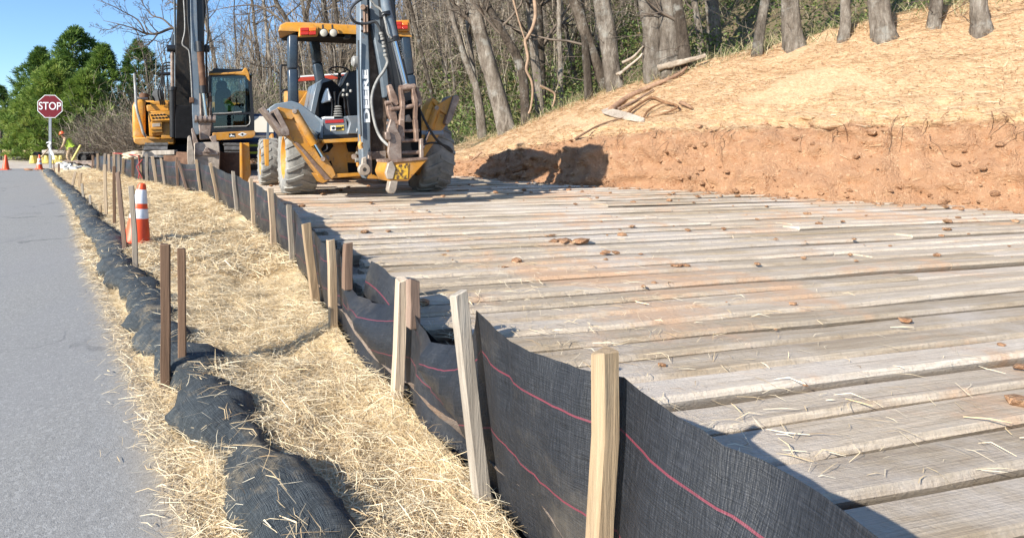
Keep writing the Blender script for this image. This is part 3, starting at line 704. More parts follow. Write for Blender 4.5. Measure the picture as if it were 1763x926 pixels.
# --- roll-over posts and canopy
def post(pts, u, r, name='roof_post', mat='navy'):
    m_ = MB(); q = [BK.px(X, Y, u_) for X, Y, u_ in pts]
    for a_, b_ in zip(q, q[1:]): m_.bar(a_, b_, r, r*1.25, (0, 1, 0))
    return m_.build(name, M[mat], bh, .03, 50, True, 2)
post([(505, 180, -.25), (503.5, 120, -.25), (504, 62, -.25)], 0, .155)
post([(553, 150, 1.5), (546, 110, 1.5), (541, 66, 1.5)], 0, .17)
post([(716, 205, -.25), (704, 130, -.25), (694, 52, -.25)], 0, .155)
post([(676, 170, 1.5), (672, 120, 1.5), (668, 60, 1.5)], 0, .15)
m_ = MB()      # canopy: rounded shell roof
p0, p1 = BK.px(481, 65, -.35), BK.px(709, 53, -.35); zt = BK.px(600, 44, -.35).z
xl, xr = p0.x, p1.x; zb = (p0.z+p1.z)/2
sec = [(0, 0), (.03, .1), (.12, .15), (.35, .165)]
prof = [(xl+a, zb+h) for a, h in sec]+[(xr-a, zb+h) for a, h in reversed(sec)]
rings = []
for u, kx, kz in ((-.36, 1, .5), (-.33, 1, .86), (-.2, 1.0, 1.0), (1.5, .78, 1.0), (1.7, .76, .8), (1.76, .75, .45)):
    cx_ = (xl+xr)/2; rings.append([(cx_+(x-cx_)*kx, u, zb+(z-zb)*kz+(u+.36)*.125) for x, z in prof])
n = len(prof); vs = [p for r_ in rings for p in r_]; fs = [(i*n+j, i*n+j+1, (i+1)*n+j+1, (i+1)*n+j) for i in range(len(rings)-1) for j in range(n-1)]
fs += [tuple(range(n-1, -1, -1)), tuple(range((len(rings)-1)*n, len(rings)*n))]
fs += [tuple([i*n for i in range(len(rings))]+[i*n+n-1 for i in range(len(rings)-1, -1, -1)])]
m_.add(vs, fs); roof = m_.build('canopy_roof', M['yellow'], bh, 0, 40)
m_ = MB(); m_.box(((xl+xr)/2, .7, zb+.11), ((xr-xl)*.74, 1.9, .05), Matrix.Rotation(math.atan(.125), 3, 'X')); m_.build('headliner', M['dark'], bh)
def lampbox(pts, name, mat):
    m_ = MB(); BK.pr(m_, pts, -.40, -.3); return m_.build(name, M[mat], bh, .008)
lampbox([(515, 48), (548, 45.5), (548, 62), (515, 63.5)], 'tail_lamp_housing', 'yellow')
lampbox([(677, 36), (705, 34.5), (706, 53.5), (678, 54.5)], 'tail_lamp_housing', 'yellow')
for x0, x1, yy in ((517.5, 545, 48), (680, 703, 38)):
    for c0, c1, mt in ((0, .55, 'lens_red'), (.55, 1, 'lens_amber')):
        for r_ in (0, 1):
            a_, b_ = x0+(x1-x0)*c0, x0+(x1-x0)*c1-.6; y_ = yy+r_*6.6; mt2 = mt if r_ == 0 else 'lens_red'
            m_ = MB(); BK.pr(m_, [(a_, y_), (b_, y_-.5), (b_, y_+5.6), (a_, y_+6.1)], -.43, -.38); m_.build('tail_lamp', M[mt2], bh, .006)
for X in (557.5, 574):
    m_ = MB(); p = BK.px(X, 57, -.5); m_.lathe([(0, .1), (.05, .1), (.066, .02), (.069, 0), (.06, -.004)], p, 'y', 18); m_.tube([p+Vector((0, .05, .05)), p+Vector((0, .08, .14))], .016, 6); w_ = m_.build('work_light', M['black'], bh)
    m_ = MB(); m_.lathe([(.06, -.003), (.045, -.012), (0, -.016)], p, 'y', 18); m_.build('lamp_lens', M['lamp'], w_)
m_ = MB(); BK.pr(m_, [(592, 50), (690, 46), (690, 57), (596, 60)], -.3, -.1); BK.pr(m_, [(594, 57), (605, 57), (604, 66), (595, 66)], -.3, -.15); m_.build('roof_crossmember', M['black'], bh, .008)
m_ = MB(); BK.tb(m_, [(484, 176, .3), (483, 150, .3), (484, 116, .3), (487, 113, .3), (499, 113, .3)], .018, 8, 4); BK.tb(m_, [(484, 160, .3), (488, 156, .3), (500, 155, .3)], .018, 8, 4); BK.tb(m_, [(512, 113, 0), (515, 118, 0), (515, 133, 0), (511, 137, 0)], .016, 8, 4); m_.build('grab_rail', M['black'], bh)
# --- hood, loader arms and front bucket
m_ = MB(); m_.prism([(1.35, .75), (1.35, 1.62), (1.9, 1.58), (3.3, 1.4), (3.42, 1.3), (3.42, .7)], 0, -.45, .45); m_.build('engine_hood', M['yellow'], bh, .04, 40, True, 2)
m_ = MB(); m_.cyl((.3, 2.3, 1.5), (.3, 2.3, 2.1), .045, 12); m_.build('exhaust_stack', M['black'], bh)
for x in (-.78, .78):
    m_ = MB(); m_.prism([(1.15, 1.3), (1.3, 1.42), (2.6, 1.0), (3.55, .42), (3.45, .3), (2.5, .82), (1.2, 1.15)], 0, x-.06, x+.06); m_.build('loader_arm', M['yellow_worn'], bh, .01)
m_ = MB(); BK.pr(m_, [(455, 240), (463, 240), (463, 286), (458, 286)], .75, .95); m_.build('loader_tower', M['yellow'], bh, .005)
m_ = MB(); m_.prism([(3.5, .25), (3.42, .9), (3.5, 1.05), (3.9, 1.0), (4.45, .12), (4.4, .05), (3.62, .05)], 0, -1.18, -1.12); m_.prism([(3.5, .25), (3.42, .9), (3.5, 1.05), (3.9, 1.0), (4.45, .12), (4.4, .05), (3.62, .05)], 0, 1.12, 1.18)
m_.prism([(3.42, .9), (3.38, .9), (3.46, .24), (3.6, .03), (4.45, .03), (4.45, .07), (3.62, .08), (3.52, .26)], 0, -1.118, 1.118); m_.build('front_bucket', M['yellow_worn'], bh, .008)
m_ = MB(); BK.pr(m_, [(415, 247), (429, 246), (432, 300), (426, 314), (417, 318)], 3.0, 3.06); BK.pr(m_, [(413.5, 246), (417, 246), (418, 320), (414, 320)], 2.9, 3.1); m_.build('bucket_side_plate', M['yellow'], bh, .006)
# --- backhoe boom (upright), dipper hanging behind it, linkage and tooth bucket
UB = -1.35
def bpart(name, mat, polys, u0, u1, bev=.008):
    m_ = MB()
    for pts in polys: BK.pr(m_, pts, u0, u1)
    return m_.build(name, M[mat], bh, bev)
boom = bpart('boom', 'grey', [[(619, -60), (632, -60), (634, 40), (637, 120), (638, 215), (639, 262), (636, 300), (631, 309), (626, 302), (623, 258), (620, 120)]], UB-.1, UB+.12, .015)
m_ = MB(); BK.pr(m_, [(632, 10), (641, 10), (655, 60), (668, 150), (664, 274), (637, 274), (636, 120), (633, 60)], UB, UB+.4); m_.build('boom_web', M['dirty'], boom, .01)
m_ = MB(); BK.pr(m_, [(635, -70), (650, -70), (670, 150), (667, 168), (662, 168), (655, 120), (642, 52), (638, 30)], UB-.12, UB+.5); m_.build('boom_rail', M['grey'], boom, .012)
m_ = MB(); BK.pr(m_, [(654, 70), (662, 70), (690, 165), (692, 200), (670, 205), (664, 140)], UB-.02, UB+.4); m_.build('boom_cheek', M['grey'], boom, .012)
m_ = MB()
for X in (626.5, 631): BK.pr(m_, [(X, 10), (X+3, 9), (X+3.6, 56), (X+.8, 56)], UB-.17, UB-.1)
m_.cyl(BK.px(625, 13, UB-.22), BK.px(625, 13, UB-.1), .04, 12); m_.build('boom_lug', M['link'], boom, .006)
m_ = MB()
for y in (34, 44, 54): m_.cyl(BK.px(623, y, UB-.108), BK.px(623, y, UB-.09), .016, 10)
m_.build('boom_hole', M['dark'], boom)
a0, a1 = BK.px(632.6, 215, UB-.103), BK.px(629, 118, UB-.103); ang = math.atan2(a1.z-a0.z, a1.x-a0.x)
mt = Matrix.Translation((a0+a1)/2) @ Matrix.Rotation(R(90), 4, 'X') @ Matrix.Rotation(ang, 4, 'Z')
text_mesh('DEERE', .115, M['decal'], 'boom_lettering', boom, mt, .003, 'CENTER', 2.3, .005)
m_ = MB(); BK.pr(m_, [(637, 262), (665, 260), (665, 274), (638, 275)], UB-.06, UB+.3); BK.pr(m_, [(634, 262), (640, 260), (641, 296), (637, 302), (633, 300)], UB-.13, UB-.05); m_.build('boom_foot', M['steel'], boom, .008)
m_ = MB(); p = BK.px(627, 292, UB-.18); m_.lathe([(.03, -.03), (.085, -.03), (.085, .06), (.03, .06)], p, 'y', 18); BK.pr(m_, [(624, 272), (631, 270), (633, 300), (627, 303), (622, 290)], UB-.17, UB-.12); m_.build('boom_foot_eye', M['bucket'], boom, .008)
m_ = MB(); BK.tb(m_, [(622, 245, UB-.2), (620, 250, UB-.2), (622, 256, UB-.2)], .035, 8, 4); BK.tb(m_, [(619, 232, UB-.18), (621, 246, UB-.2)], .008, 5); m_.build('rag_tie', M['yellow'], bh, 0, 60)
UD = -1.95
dip = bpart('dipper', 'black', [[(655, -90), (675, -90), (683, 40), (692, 85), (706, 148), (718, 160), (718, 205), (700, 215), (690, 150), (668, 50)]], UD+.15, UD+.5, .012)
m_ = MB(); m_.tube([BK.px(656, -90, UD), BK.px(664, 10, UD), BK.px(679, 72, UD)], .066, 18); m_.build('cylinder_barrel', M['grey'], dip)
m_ = MB(); m_.tube([BK.px(679, 72, UD), BK.px(698, 147, UD)], .036, 14); m_.build('piston_rod', M['chrome'], dip)
m_ = MB()
for X, Y, s_ in ((663.5, 25, 1.25), (677.5, 68, 1.3)):
    c_ = BK.px(X, Y, UD); d_ = (BK.px(679, 72, UD)-BK.px(664, 10, UD)).normalized(); m_.tube([c_-d_*.03, c_+d_*.03], .066*s_, 18)
BK.tb(m_, [(657, 27, UD-.08), (664, 24, UD-.09), (671, 26, UD-.08)], .012, 6); split(m_.build('cylinder_clamp', M['black'], dip, .004))
m_ = MB(); BK.tb(m_, [(660, 24, UD-.06), (664, 40, UD-.08), (668, 58, UD-.08), (674, 66, UD-.07)], .016, 8, 5); m_.build('cylinder_pipe', M['hose_grey'], dip)
m_ = MB()
for i in range(9): BK.tb(m_, [(686+i*1.2, 66+i*4, UD+.1), (686.8+i*1.2, 68.6+i*4, UD+.1)], .022+.004*(i % 2), 8)
m_.build('swivel_fitting', M['hose_grey'], dip)
def hose(pts, r, mat='hose', par=None):
    m_ = MB(); BK.tb(m_, pts, r, 8, 8); return m_.build('hydraulic_hose', M[mat], par or boom)
hose([(628, -4, UB-.35), (612, 6, UB-.35), (603, 18, UB-.35), (604, 30, UB-.35), (614, 40, UB-.3), (630, 41, UB-.28), (645, 38, UB-.3), (652, 46, UB-.3), (656, 58, UB-.3)], .02)
hose([(638, 0, UB-.3), (646, 10, UB-.3), (656, 17, UB-.32), (661, 26, UB-.35), (664, 36, UB-.4)], .017, 'hose_grey')
hose([(664, 97, UB-.3), (667, 108, UB-.3), (661, 122, UB-.3), (650, 138, UB-.3), (642, 158, UB-.28), (640, 180, UB-.28), (646, 215, UB-.3), (656, 238, UB-.35), (671, 253, UB-.5)], .021, 'hose_grey')
hose([(617, 70, UB-.14), (618, 130, UB-.13), (620, 190, UB-.13), (622, 235, UB-.13)], .014)
m_ = MB()
for i, (X, Y) in enumerate(((656, 58), (657, 62), (658.5, 67), (660, 74), (661, 80), (662.5, 88), (663.5, 95))): 
    BK.tb(m_, [(X, Y-2, UB-.3), (X+.5, Y+2, UB-.3)], .032 if i % 2 == 0 else .025, 10)
m_.build('hose_coupling', M['hose_grey'], boom)
m_ = MB(); p = BK.px(606, 106, UB); m_.cyl(p, p+Vector((.14, 0, .0)), .08, 12); m_.build('mirror_head', M['hose_grey'], bh, .02)
LK = UD-.12
def lnk(name, mat, pts, u0, u1, par=dip, bev=.008):
    m_ = MB(); BK.pr(m_, pts, u0, u1); return m_.build(name, M[mat], par, bev)
lnk('link', 'link', [(668, 147), (674, 145), (684, 166), (687, 180), (680, 184), (674, 176), (670, 160)], LK, LK+.08)
lnk('link', 'link', [(666, 180), (672, 177), (683, 196), (687, 220), (684, 224), (677, 218), (668, 196)], LK-.03, LK+.05)
lnk('link', 'link', [(688, 150), (693, 150), (698, 172), (697, 212), (692, 216), (688, 208), (691, 180)], LK-.06, LK+.02)
lnk('link', 'link', [(708, 146), (713, 146), (720, 172), (719, 213), (714, 213), (713, 180)], LK-.06, LK+.02)
lnk('link', 'link', [(716, 150), (721, 151), (727, 172), (727, 181), (722, 183), (718, 170)], LK+.02, LK+.1)
lnk('link', 'link', [(688, 206), (697, 206), (697, 244), (690, 246), (686, 236)], LK-.1, LK-.02)
lnk('link', 'link', [(713, 206), (720, 206), (722, 244), (716, 245)], LK-.1, LK-.02)
lnk('coupler_plate', 'steel', [(667, 224), (673, 205), (680, 209), (684, 222), (691, 236), (692, 277), (672, 276), (668, 262), (671, 242)], LK-.16, LK-.1)
lnk('coupler_plate', 'steel', [(723, 240), (729, 238), (730, 272), (724, 274)], LK-.16, LK-.1)
lnk('coupler_plate', 'steel', [(663, 228), (671, 226), (674, 238), (671, 243), (665, 240)], LK-.2, LK-.14)
m_ = MB()
for (x0, y0, x1, y1, r_) in ((690, 226, 722, 225, .022), (692, 243, 720, 241.5, .024), (672, 189, 722, 181, .03), (690, 264, 726, 262, .03), (688, 153, 714, 150, .045), (666, 212, 684, 213, .022), (663, 178, 672, 177, .03)):
    BK.tb(m_, [(x0, y0, LK-.02), (x1, y1, LK-.02)], r_, 12)
m_.build('cross_pin', M['link'], dip)
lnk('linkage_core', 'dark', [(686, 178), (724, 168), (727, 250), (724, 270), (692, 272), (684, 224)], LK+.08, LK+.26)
lnk('inspection_plate', 'bucket', [(699, 199), (705, 197), (710, 209), (707, 211), (698, 210)], LK+.04, LK+.09)
lnk('pin_boss', 'bucket', [(690, 150), (700, 144), (710, 146), (712, 156), (700, 160), (691, 158)], LK-.02, LK+.1)
# bucket: tapered shell with a single tooth, hung under the coupler
tb_ = lnk('tooth_bucket', 'yellow_worn', [(669, 279), (735, 273), (736, 276), (703, 312), (671, 313), (664, 297)], LK-.2, LK+.3, bh, .02)
lnk('bucket_lip', 'link', [(668, 276), (736, 271), (737, 275), (669, 281)], LK-.22, LK+.32, tb_, .004)
k = NT('scuffed_decal'); p = k.pos(); col = k.mix(k.step(k.noise(p, 24, 6, .7), .45, .56), C(.62, .36, .03), C(.09, .05, .025)); M['scuff'] = k.fin(col, .6)
lnk('scuffed_plate', 'scuff', [(682, 285), (704, 281), (702, 308), (678, 309)], LK-.212, LK-.2, tb_, .003)
lnk('bucket_cheek', 'bucket', [(669, 280), (676, 276), (682, 290), (677, 309), (668, 309), (664, 298)], LK-.225, LK-.16, tb_, .01)
lnk('tooth', 'bucket', [(672, 309), (686, 311), (683, 327), (679, 334), (672, 334), (668, 328)], LK-.2, LK-.08, tb_, .012)
# ================================================================ EXCAVATOR
xo = P(333, 250, 16.8); EX = Fr((xo.x, xo.y, .36), R(15))
ex = thing('excavator', 'large yellow excavator with dark cab and lowered grey boom behind the fence', 'excavator', EX.o, R(15))
def ep(name, mat, polys, u0, u1, bev=.01, par=None, seg=1):
    m_ = MB()
    for pts in polys: EX.pr(m_, pts, u0, u1)
    return m_.build(name, M[mat], par or ex, bev, 40, True, seg)
for v in (-1.0, 1.15):      # crawler tracks > shoe ring
    m_ = MB(); n = 24; out = []
    def oval(k, L=3.6, h=.42, y0=-.35):
        per = 2*L+2*math.pi*h; q = k*per
        if q < L: return (y0+q, 2*h)
        q -= L
        if q < math.pi*h: a = q/h; return (y0+L+h*math.sin(a), h+h*math.cos(a))
        q -= math.pi*h
        if q < L: return (y0+L-q, 0)
        q -= L; a = q/h; return (y0-h*math.sin(a), h-h*math.cos(a))
    m_.prism([oval(i/40) for i in range(40)], 0, v-.2, v+.2); tr = m_.build('track', M['dark'], ex)
    m_ = MB(); N = 50
    for i in range(N):
        a, b = oval(i/N), oval((i+.86)/N); dx, dz = b[0]-a[0], b[1]-a[1]; L = math.hypot(dx, dz); nx, nz = -dz/L, dx/L
        m_.prism([(a[0], a[1]), (b[0], b[1]), (b[0]+nx*.03, b[1]+nz*.03), (a[0]+nx*.3*dx+nx*.0+nx*.03, a[1]+nz*.03), (a[0]+nx*.07, a[1]+nz*.07)][:4], 0, v-.31, v+.31)
        m_.prism([(a[0]+nx*.03, a[1]+nz*.03), (a[0]+dx*.25+nx*.03, a[1]+dz*.25+nz*.03), (a[0]+dx*.2+nx*.065, a[1]+dz*.2+nz*.065), (a[0]+nx*.065, a[1]+nz*.065)], 0, v-.3, v+.3)
    o = m_.build('track_shoe', M['track'], tr); o['kind'] = 'stuff'
m_ = MB(); m_.box((.07, 1.5, .62), (1.6, 2.2, .5)); m_.cyl((.07, 1.6, .85), (.07, 1.6, 1.05), .62, 28); m_.build('undercarriage', M['dark'], ex, .02)
# house: engine side with rounded corner, tool boxes with steps
ep('engine_side', 'yellow', [[(227, 183), (231, 174), (240, 171), (250, 170), (250, 243), (232, 243), (228, 236)]], .55, 3.6, .09, None, 3)
ep('lower_skirt', 'yellow_worn', [[(229, 237), (300, 236), (300, 249), (240, 250), (231, 246)]], .2, 3.6, .03)
ep('counterweight', 'yellow', [[(232, 172), (420, 176), (420, 246), (232, 246)]], 3.3, 4.1, .2, None, 3)
ep('engine_cover', 'yellow', [[(244, 174), (352, 172), (352, 225), (244, 225)]], 1.5, 3.5, .05)
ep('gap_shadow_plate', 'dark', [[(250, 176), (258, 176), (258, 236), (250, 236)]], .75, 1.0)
ep('tool_box', 'yellow', [[(255, 192), (293, 190), (295, 233), (257, 235)]], .25, 1.2, .02)
ep('tool_box', 'yellow', [[(252, 181), (290, 180), (291, 191), (253, 192)]], .55, 1.5, .02)
ep('tool_box', 'yellow', [[(254, 176), (289, 172), (291, 180), (254, 181)]], .8, 1.6, .02)
ep('step_ledge', 'yellow_worn', [[(252, 235), (275, 237), (275, 240), (252, 239)], [(278, 233), (296, 233), (296, 239), (278, 239)]], .1, .4, .01)
m_ = MB()
p0, p1, p2, p3 = [EX.px(*q) for q in ((257, 196, .2), (283, 194, .2), (293, 207, .0), (262, 208, .0))]; up = Vector((0, -.02, .02))
vs = [p0, p1, p2, p3]; m_.add([p for p in vs]+[p-Vector((0, -.05, .05)) for p in vs], [(0, 1, 2, 3), (7, 6, 5, 4), (0, 4, 5, 1), (1, 5, 6, 2), (2, 6, 7, 3), (3, 7, 4, 0)]); tp = m_.build('tread_plate', M['yellow_worn'], ex)
for i in range(5):
    for j in range(2):
        c = p0.lerp(p1, (i+.6)/5.2).lerp(p3.lerp(p2, (i+.6)/5.2), .3+.4*j); m_ = MB(); m_.cyl(c+Vector((0, -.004, .004)), c+Vector((0, -.012, .012)), .035, 10); m_.build('tread_hole', M['dark'], tp)
ep('small_box', 'yellow', [[(259, 210), (279, 209), (280, 228), (260, 229)]], .05, .3, .012)
ep('box_slot', 'bucket', [[(262, 213), (276, 212), (276, 218), (262, 219)]], .03, .08, .006); ep('box_handle', 'yellow_worn', [[(259, 220), (279, 219), (279, 223), (259, 224)]], .0, .06, .01)
m_ = MB(); EX.tb(m_, [(231.5, 127, .5), (233, 150, .5), (234, 170, .3), (235, 186, .1), (242, 212, .1), (247, 229, .1), (252, 236, .2)], .04, 10, 5); EX.tb(m_, [(234, 155, .5), (236, 166, .5), (242, 170, .5), (254, 170, .6)], .03, 8, 5); m_.build('handrail', M['hose_grey'], ex)
m_ = MB(); p = EX.px(248, 172, 1.2); m_.lathe([(.14, 0), (.14, .16), (.11, .18), (.11, .2), (0, .21)], p, 'z', 16); split(m_.build('filler_cap', M['rust'], ex))
m_ = MB(); p = EX.px(271, 165, 1.2); m_.cyl(p+Vector((-.02, -.05, 0)), p+Vector((.05, .05, 0)), .2, 18); m_.build('mirror', M['black'], ex, .02)
m_ = MB()
for i in range(3):
    EX.tb(m_, [(296-i*.5, 108+i*5, .3), (284, 109+i*5, .3), (279, 116+i*5, .3), (277.5+i*2.5, 140, .3), (272+i*4, 158, .3), (277+i*3.2, 181, .5)], .022, 6, 5)
split(m_.build('hydraulic_hose', M['rubber'], ex))
m_ = MB(); EX.tb(m_, [(275, 128, .32), (300, 127, .35)], .05, 8); m_.build('hose_clamp', M['black'], ex)
# cab: frame, panes, seat
fr = [(360, 124), (372, 119), (418, 119), (429, 126), (434, 150), (438, 205), (438, 226), (366, 229), (360, 229)]
win = [(364, 132), (420, 129), (426, 133), (430, 160), (432, 193), (364, 195)]
low = [(366, 199), (430, 197), (432, 214), (428, 219), (368, 222)]
def ringprism(name, mat, outer, holes, u0, u1):
    m_ = MB(); bm = bmesh.new()
    loops = []
    for pts in [outer]+holes:
        q = [EX.px(X, Y, u0) for X, Y in pts]; vs = [bm.verts.new(p) for p in q]; loops.append([bm.edges.new((vs[i], vs[(i+1) % len(vs)])) for i in range(len(vs))])
    g = bmesh.ops.triangle_fill(bm, use_beauty=True, use_dissolve=False, edges=[e for l in loops for e in l])
    fs = [f for f in bm.faces]; r_ = bmesh.ops.extrude_face_region(bm, geom=fs); bmesh.ops.translate(bm, vec=(0, u1-u0, 0), verts=[x for x in r_['geom'] if isinstance(x, bmesh.types.BMVert)])
    bmesh.ops.recalc_face_normals(bm, faces=bm.faces)
    me = bpy.data.meshes.new(name); bm.to_mesh(me); bm.free(); return link(name, me, ex, M[mat])
ringprism('cab_frame', 'black', fr, [win, low], .0, .1)
def pane(pts, u, name='windscreen', mat='glass', par=None): m_ = MB(); EX.pr(m_, pts, u, u+.012); return m_.build(name, M[mat], par or ex, 0, 35, False)
pane(win, .05); pane(low, .05, 'lower_windscreen')
m_ = MB(); q = [EX.px(X, Y, .02) for X, Y in ((368, 219.5), (400, 218), (424, 217.5), (429.5, 214), (431, 208), (430, 200))]; m_.tube(q, .018, 8); EX.tb(m_, [(366, 196, .0), (388, 195.5, .0), (416, 193, .0)], .022, 8); split(m_.build('window_seal', M['hose_grey'], ex))
pL, pR = EX.px(361, 180, 0), EX.px(437, 180, 0); zt, zl = EX.px(400, 119, 0).z, EX.px(400, 228, 0).z
m_ = MB(); m_.box(((pL.x+pR.x)/2-.02, .95, zt-.03), (pR.x-pL.x-.22, 1.75, .09)); m_.build('cab_roof', M['black'], ex, .04, 40, True, 2)
ep('roof_trim', 'yellow', [[(360, 126), (395, 125), (417, 123), (421, 117), (425, 117), (429, 126), (431, 141), (427, 137), (423, 130), (400, 128.5), (360, 130)]], -.03, .3, .02)
for x in (pL.x+.05, pR.x-.05):
    for y in (.95, 1.75):
        m_ = MB(); m_.box((x, y, (zt+zl)/2), (.1, .1, zt-zl-.05)); m_.build('cab_pillar', M['black'], ex, .02)
    m_ = MB(); m_.box((x, .9, zl+.32), (.06, 1.7, .62)); m_.build('cab_side_panel', M['black'], ex, .01)
    m_ = MB(); m_.box((x, .9, (zl+.63+zt-.08)/2), (.012, 1.6, zt-zl-.71)); m_.build('side_window', M['glass'], ex, 0, 35, False)
m_ = MB(); m_.box(((pL.x+pR.x)/2, 1.78, zl+.35), (pR.x-pL.x, .06, .7)); m_.build('cab_rear_panel', M['black'], ex, .01)
m_ = MB(); m_.box(((pL.x+pR.x)/2, .9, zl-.03), (pR.x-pL.x, 1.8, .08)); m_.build('cab_floor', M['dark'], ex)
rw = pane([(361, 132), (410, 131), (411, 165), (362, 166)], 1.72, 'rear_window', 'rear_glass')
q = EX.px(386, 137, 1.70); text_mesh('JOHN DEERE', .2, M['decal_dark'], 'window_lettering', rw, Matrix.Translation(q) @ Matrix.Rotation(R(180), 4, 'Z') @ Matrix.Rotation(R(90), 4, 'X'), .003)
ep('seat_back', 'seat', [[(370, 160), (376, 152), (392, 151), (398, 158), (399, 196), (370, 196)]], .95, 1.15, .05, None, 2)
ep('headrest', 'seat', [[(372, 145), (375, 140), (388, 139), (391, 144), (391, 153), (373, 154)]], .95, 1.1, .04, None, 2)
ep('seat_cushion', 'seat', [[(370, 193), (400, 192), (402, 205), (370, 206)]], .45, 1.0, .05, None, 2)
m_ = MB(); q = [EX.px(*t) for t in ((383, 171, .9), (389, 170, .9), (398, 175, .75), (406, 183, .6), (403, 191, .55), (392, 192, .6), (386, 183, .8))]
m_.prism([(p.x, p.z) for p in q], 1, .7, .93); hv = m_.build('vest', M['hivis'], None, .03, 60, True, 2); hv.matrix_world = Matrix.Translation(EX.o) @ Matrix.Rotation(R(15), 4, 'Z')
tag(hv, 'yellow-green safety vest draped over the dark seat inside the excavator cab', 'safety vest')
ep('control_console', 'dark', [[(404, 180), (420, 178), (420, 214), (404, 214)], [(366, 185), (369, 184), (369, 214), (366, 214)]], .4, 1.2, .02)
m_ = MB(); EX.tb(m_, [(408, 180, .4), (407, 172, .38), (406, 168, .36)], .02, 6); EX.tb(m_, [(395, 206, .3), (394, 198, .25)], .02, 6); split(m_.build('joystick', M['black'], ex))
yb = ep('cab_base', 'yellow_worn', [[(366, 229), (438, 225), (440, 228), (439, 234), (434, 238), (378, 242), (366, 242)]], -.04, 1.8, .012)
bd = ep('deer_badge', 'decal_dark', [[(394, 230.2), (404.8, 229.7), (404.8, 236.3), (394, 236.8)]], -.047, -.04, 0, yb)
m_ = MB()
for pts in ([(395.2, 234), (399, 233.2), (403.6, 233.8), (403, 235.2), (398, 234.9), (395.5, 235.3)], [(397, 233.6), (398, 231), (399.2, 231.8), (399, 233.6)], [(397.2, 231.3), (396.6, 230.5), (398, 230.8)], [(396, 235.3), (395, 236.2), (397, 235.4)], [(402.4, 234.9), (404, 236), (403.8, 234.8)]): EX.pr(m_, pts, -.052, -.047)
split(m_.build('deer_mark', M['decal'], bd))
db = ep('diamond_badge', 'decal', [[(409, 231.8), (417, 228), (425, 231.2), (417.4, 235.4)]], -.047, -.04, 0, yb)
ep('badge_ring', 'hose_grey', [[(411, 231.8), (417, 229), (423, 231.3), (417.4, 234.3)]], -.05, -.047, 0, db)
ep('badge_letter', 'decal_dark', [[(415.6, 230), (418.6, 230), (418.6, 233.2), (416.2, 233.3)]], -.053, -.05, 0, db)
ep('badge_bar', 'decal', [[(411.5, 231.3), (423, 230.8), (423, 231.6), (411.5, 232.1)]], -.0525, -.05, 0, db)
# boom (box girder up and over), cylinders, stick, linkage, bucket
def girder(name, path, wid, dep, mat, vx, par=ex, bev=.015):
    """box section swept along (y,z) path at x=vx"""
    m_ = MB(); n = len(path); vs = []
    for i, (y, z) in enumerate(path):
        a, b = Vector(path[max(i-1, 0)]), Vector(path[min(i+1, n-1)]); t = (b-a).normalized(); nn_ = Vector((-t.y, t.x)); d_ = dep[i]
        for sx, sn in ((-1, -1), (1, -1), (1, 1), (-1, 1)): vs.append((vx+sx*(wid if isinstance(wid, (int, float)) else wid[i])/2, y+nn_.x*sn*d_/2, z+nn_.y*sn*d_/2))
    fs = [(i*4+j, i*4+(j+1) % 4, i*4+4+(j+1) % 4, i*4+4+j) for i in range(n-1) for j in range(4)]+[(0, 1, 2, 3), (n*4-4, n*4-3, n*4-2, n*4-1)]
    m_.add(vs, fs); return m_.build(name, M[mat], par, bev)
vb = EX.px(321, 200, .3).x
bm_ = girder('boom', [(.75, 1.5), (.42, 2.6), (-.05, 3.8), (-.5, 4.9), (-1.0, 5.6), (-1.7, 5.95), (-2.3, 6.0)], [.66, .64, .56, .48, .42, .4, .4], [.5, .75, .85, .9, .85, .6, .4], 'grime', vb)
m_ = MB()
for y, z, w_ in ((.4, 2.0, .5),): m_.box((vb, .25, 1.5), (.62, .7, .95))
m_.build('boom_bracket', M['dark'], ex, .02)
girder('boom_lit_side', [(.72, 2.0), (.42, 2.9), (-.05, 4.0), (-.5, 5.0)], .05, [.34, .42, .5, .5], 'fender', vb-.31, bm_)  # lighter grey strip paints in the sunlit left face of the boom
m_ = MB(); EX.tb(m_, [(298, 60, .1), (296, 92, .1), (293, 100, .2)], .045, 8); split(m_.build('boom_pipe', M['navy'], bm_))
for X0, mt in ((297, 'black'), (349, 'black')):
    m_ = MB(); a, b, c = EX.px(X0+1, 236, .05), EX.px(X0, 150, -.1), EX.px(X0-.5, 84, -.25); m_.tube([a, b], .095, 14); m_.tube([b-Vector((0, 0, .1)), b], .12, 14); cy = m_.build('boom_cylinder', M[mt], ex)
    m_ = MB(); m_.tube([b, c], .055, 12); m_.build('piston_rod', M['steel'], cy); m_ = MB(); m_.cyl(c+Vector((-.14, 0, 0)), c+Vector((.2, 0, 0)), .1, 14); m_.build('rod_eye', M['black'], cy)
US = -2.0
st = ep('stick', 'grey', [[(326, -70), (337, -70), (345, 195), (343, 232), (333, 232), (331, 195)]], US, US+.35, .015)
ep('stick_rail', 'black', [[(321.5, -60), (325, -60), (333, 200), (330, 200)]], US+.05, US+.3, .006, st)
ep('stick_plate', 'black', [[(337, -60), (349, -60), (352, 30), (352, 76), (341, 76)]], US+.06, US+.5, .01, st)
m_ = MB(); EX.tb(m_, [(343, 72, US-.1), (350, 150, US-.12), (351, 157, US-.12)], .085, 14); cb = m_.build('bucket_cylinder', M['rust'], st)
m_ = MB(); EX.tb(m_, [(343, 72, US-.1), (344.5, 90, US-.105)], .1, 14); EX.tb(m_, [(349.4, 148, US-.12), (350.4, 161, US-.12)], .105, 14); split(m_.build('cylinder_collar', M['black'], cb))
m_ = MB(); EX.tb(m_, [(350, 160, US-.12), (355, 202, US-.12)], .05, 12); m_.build('piston_rod', M['chrome'], cb)
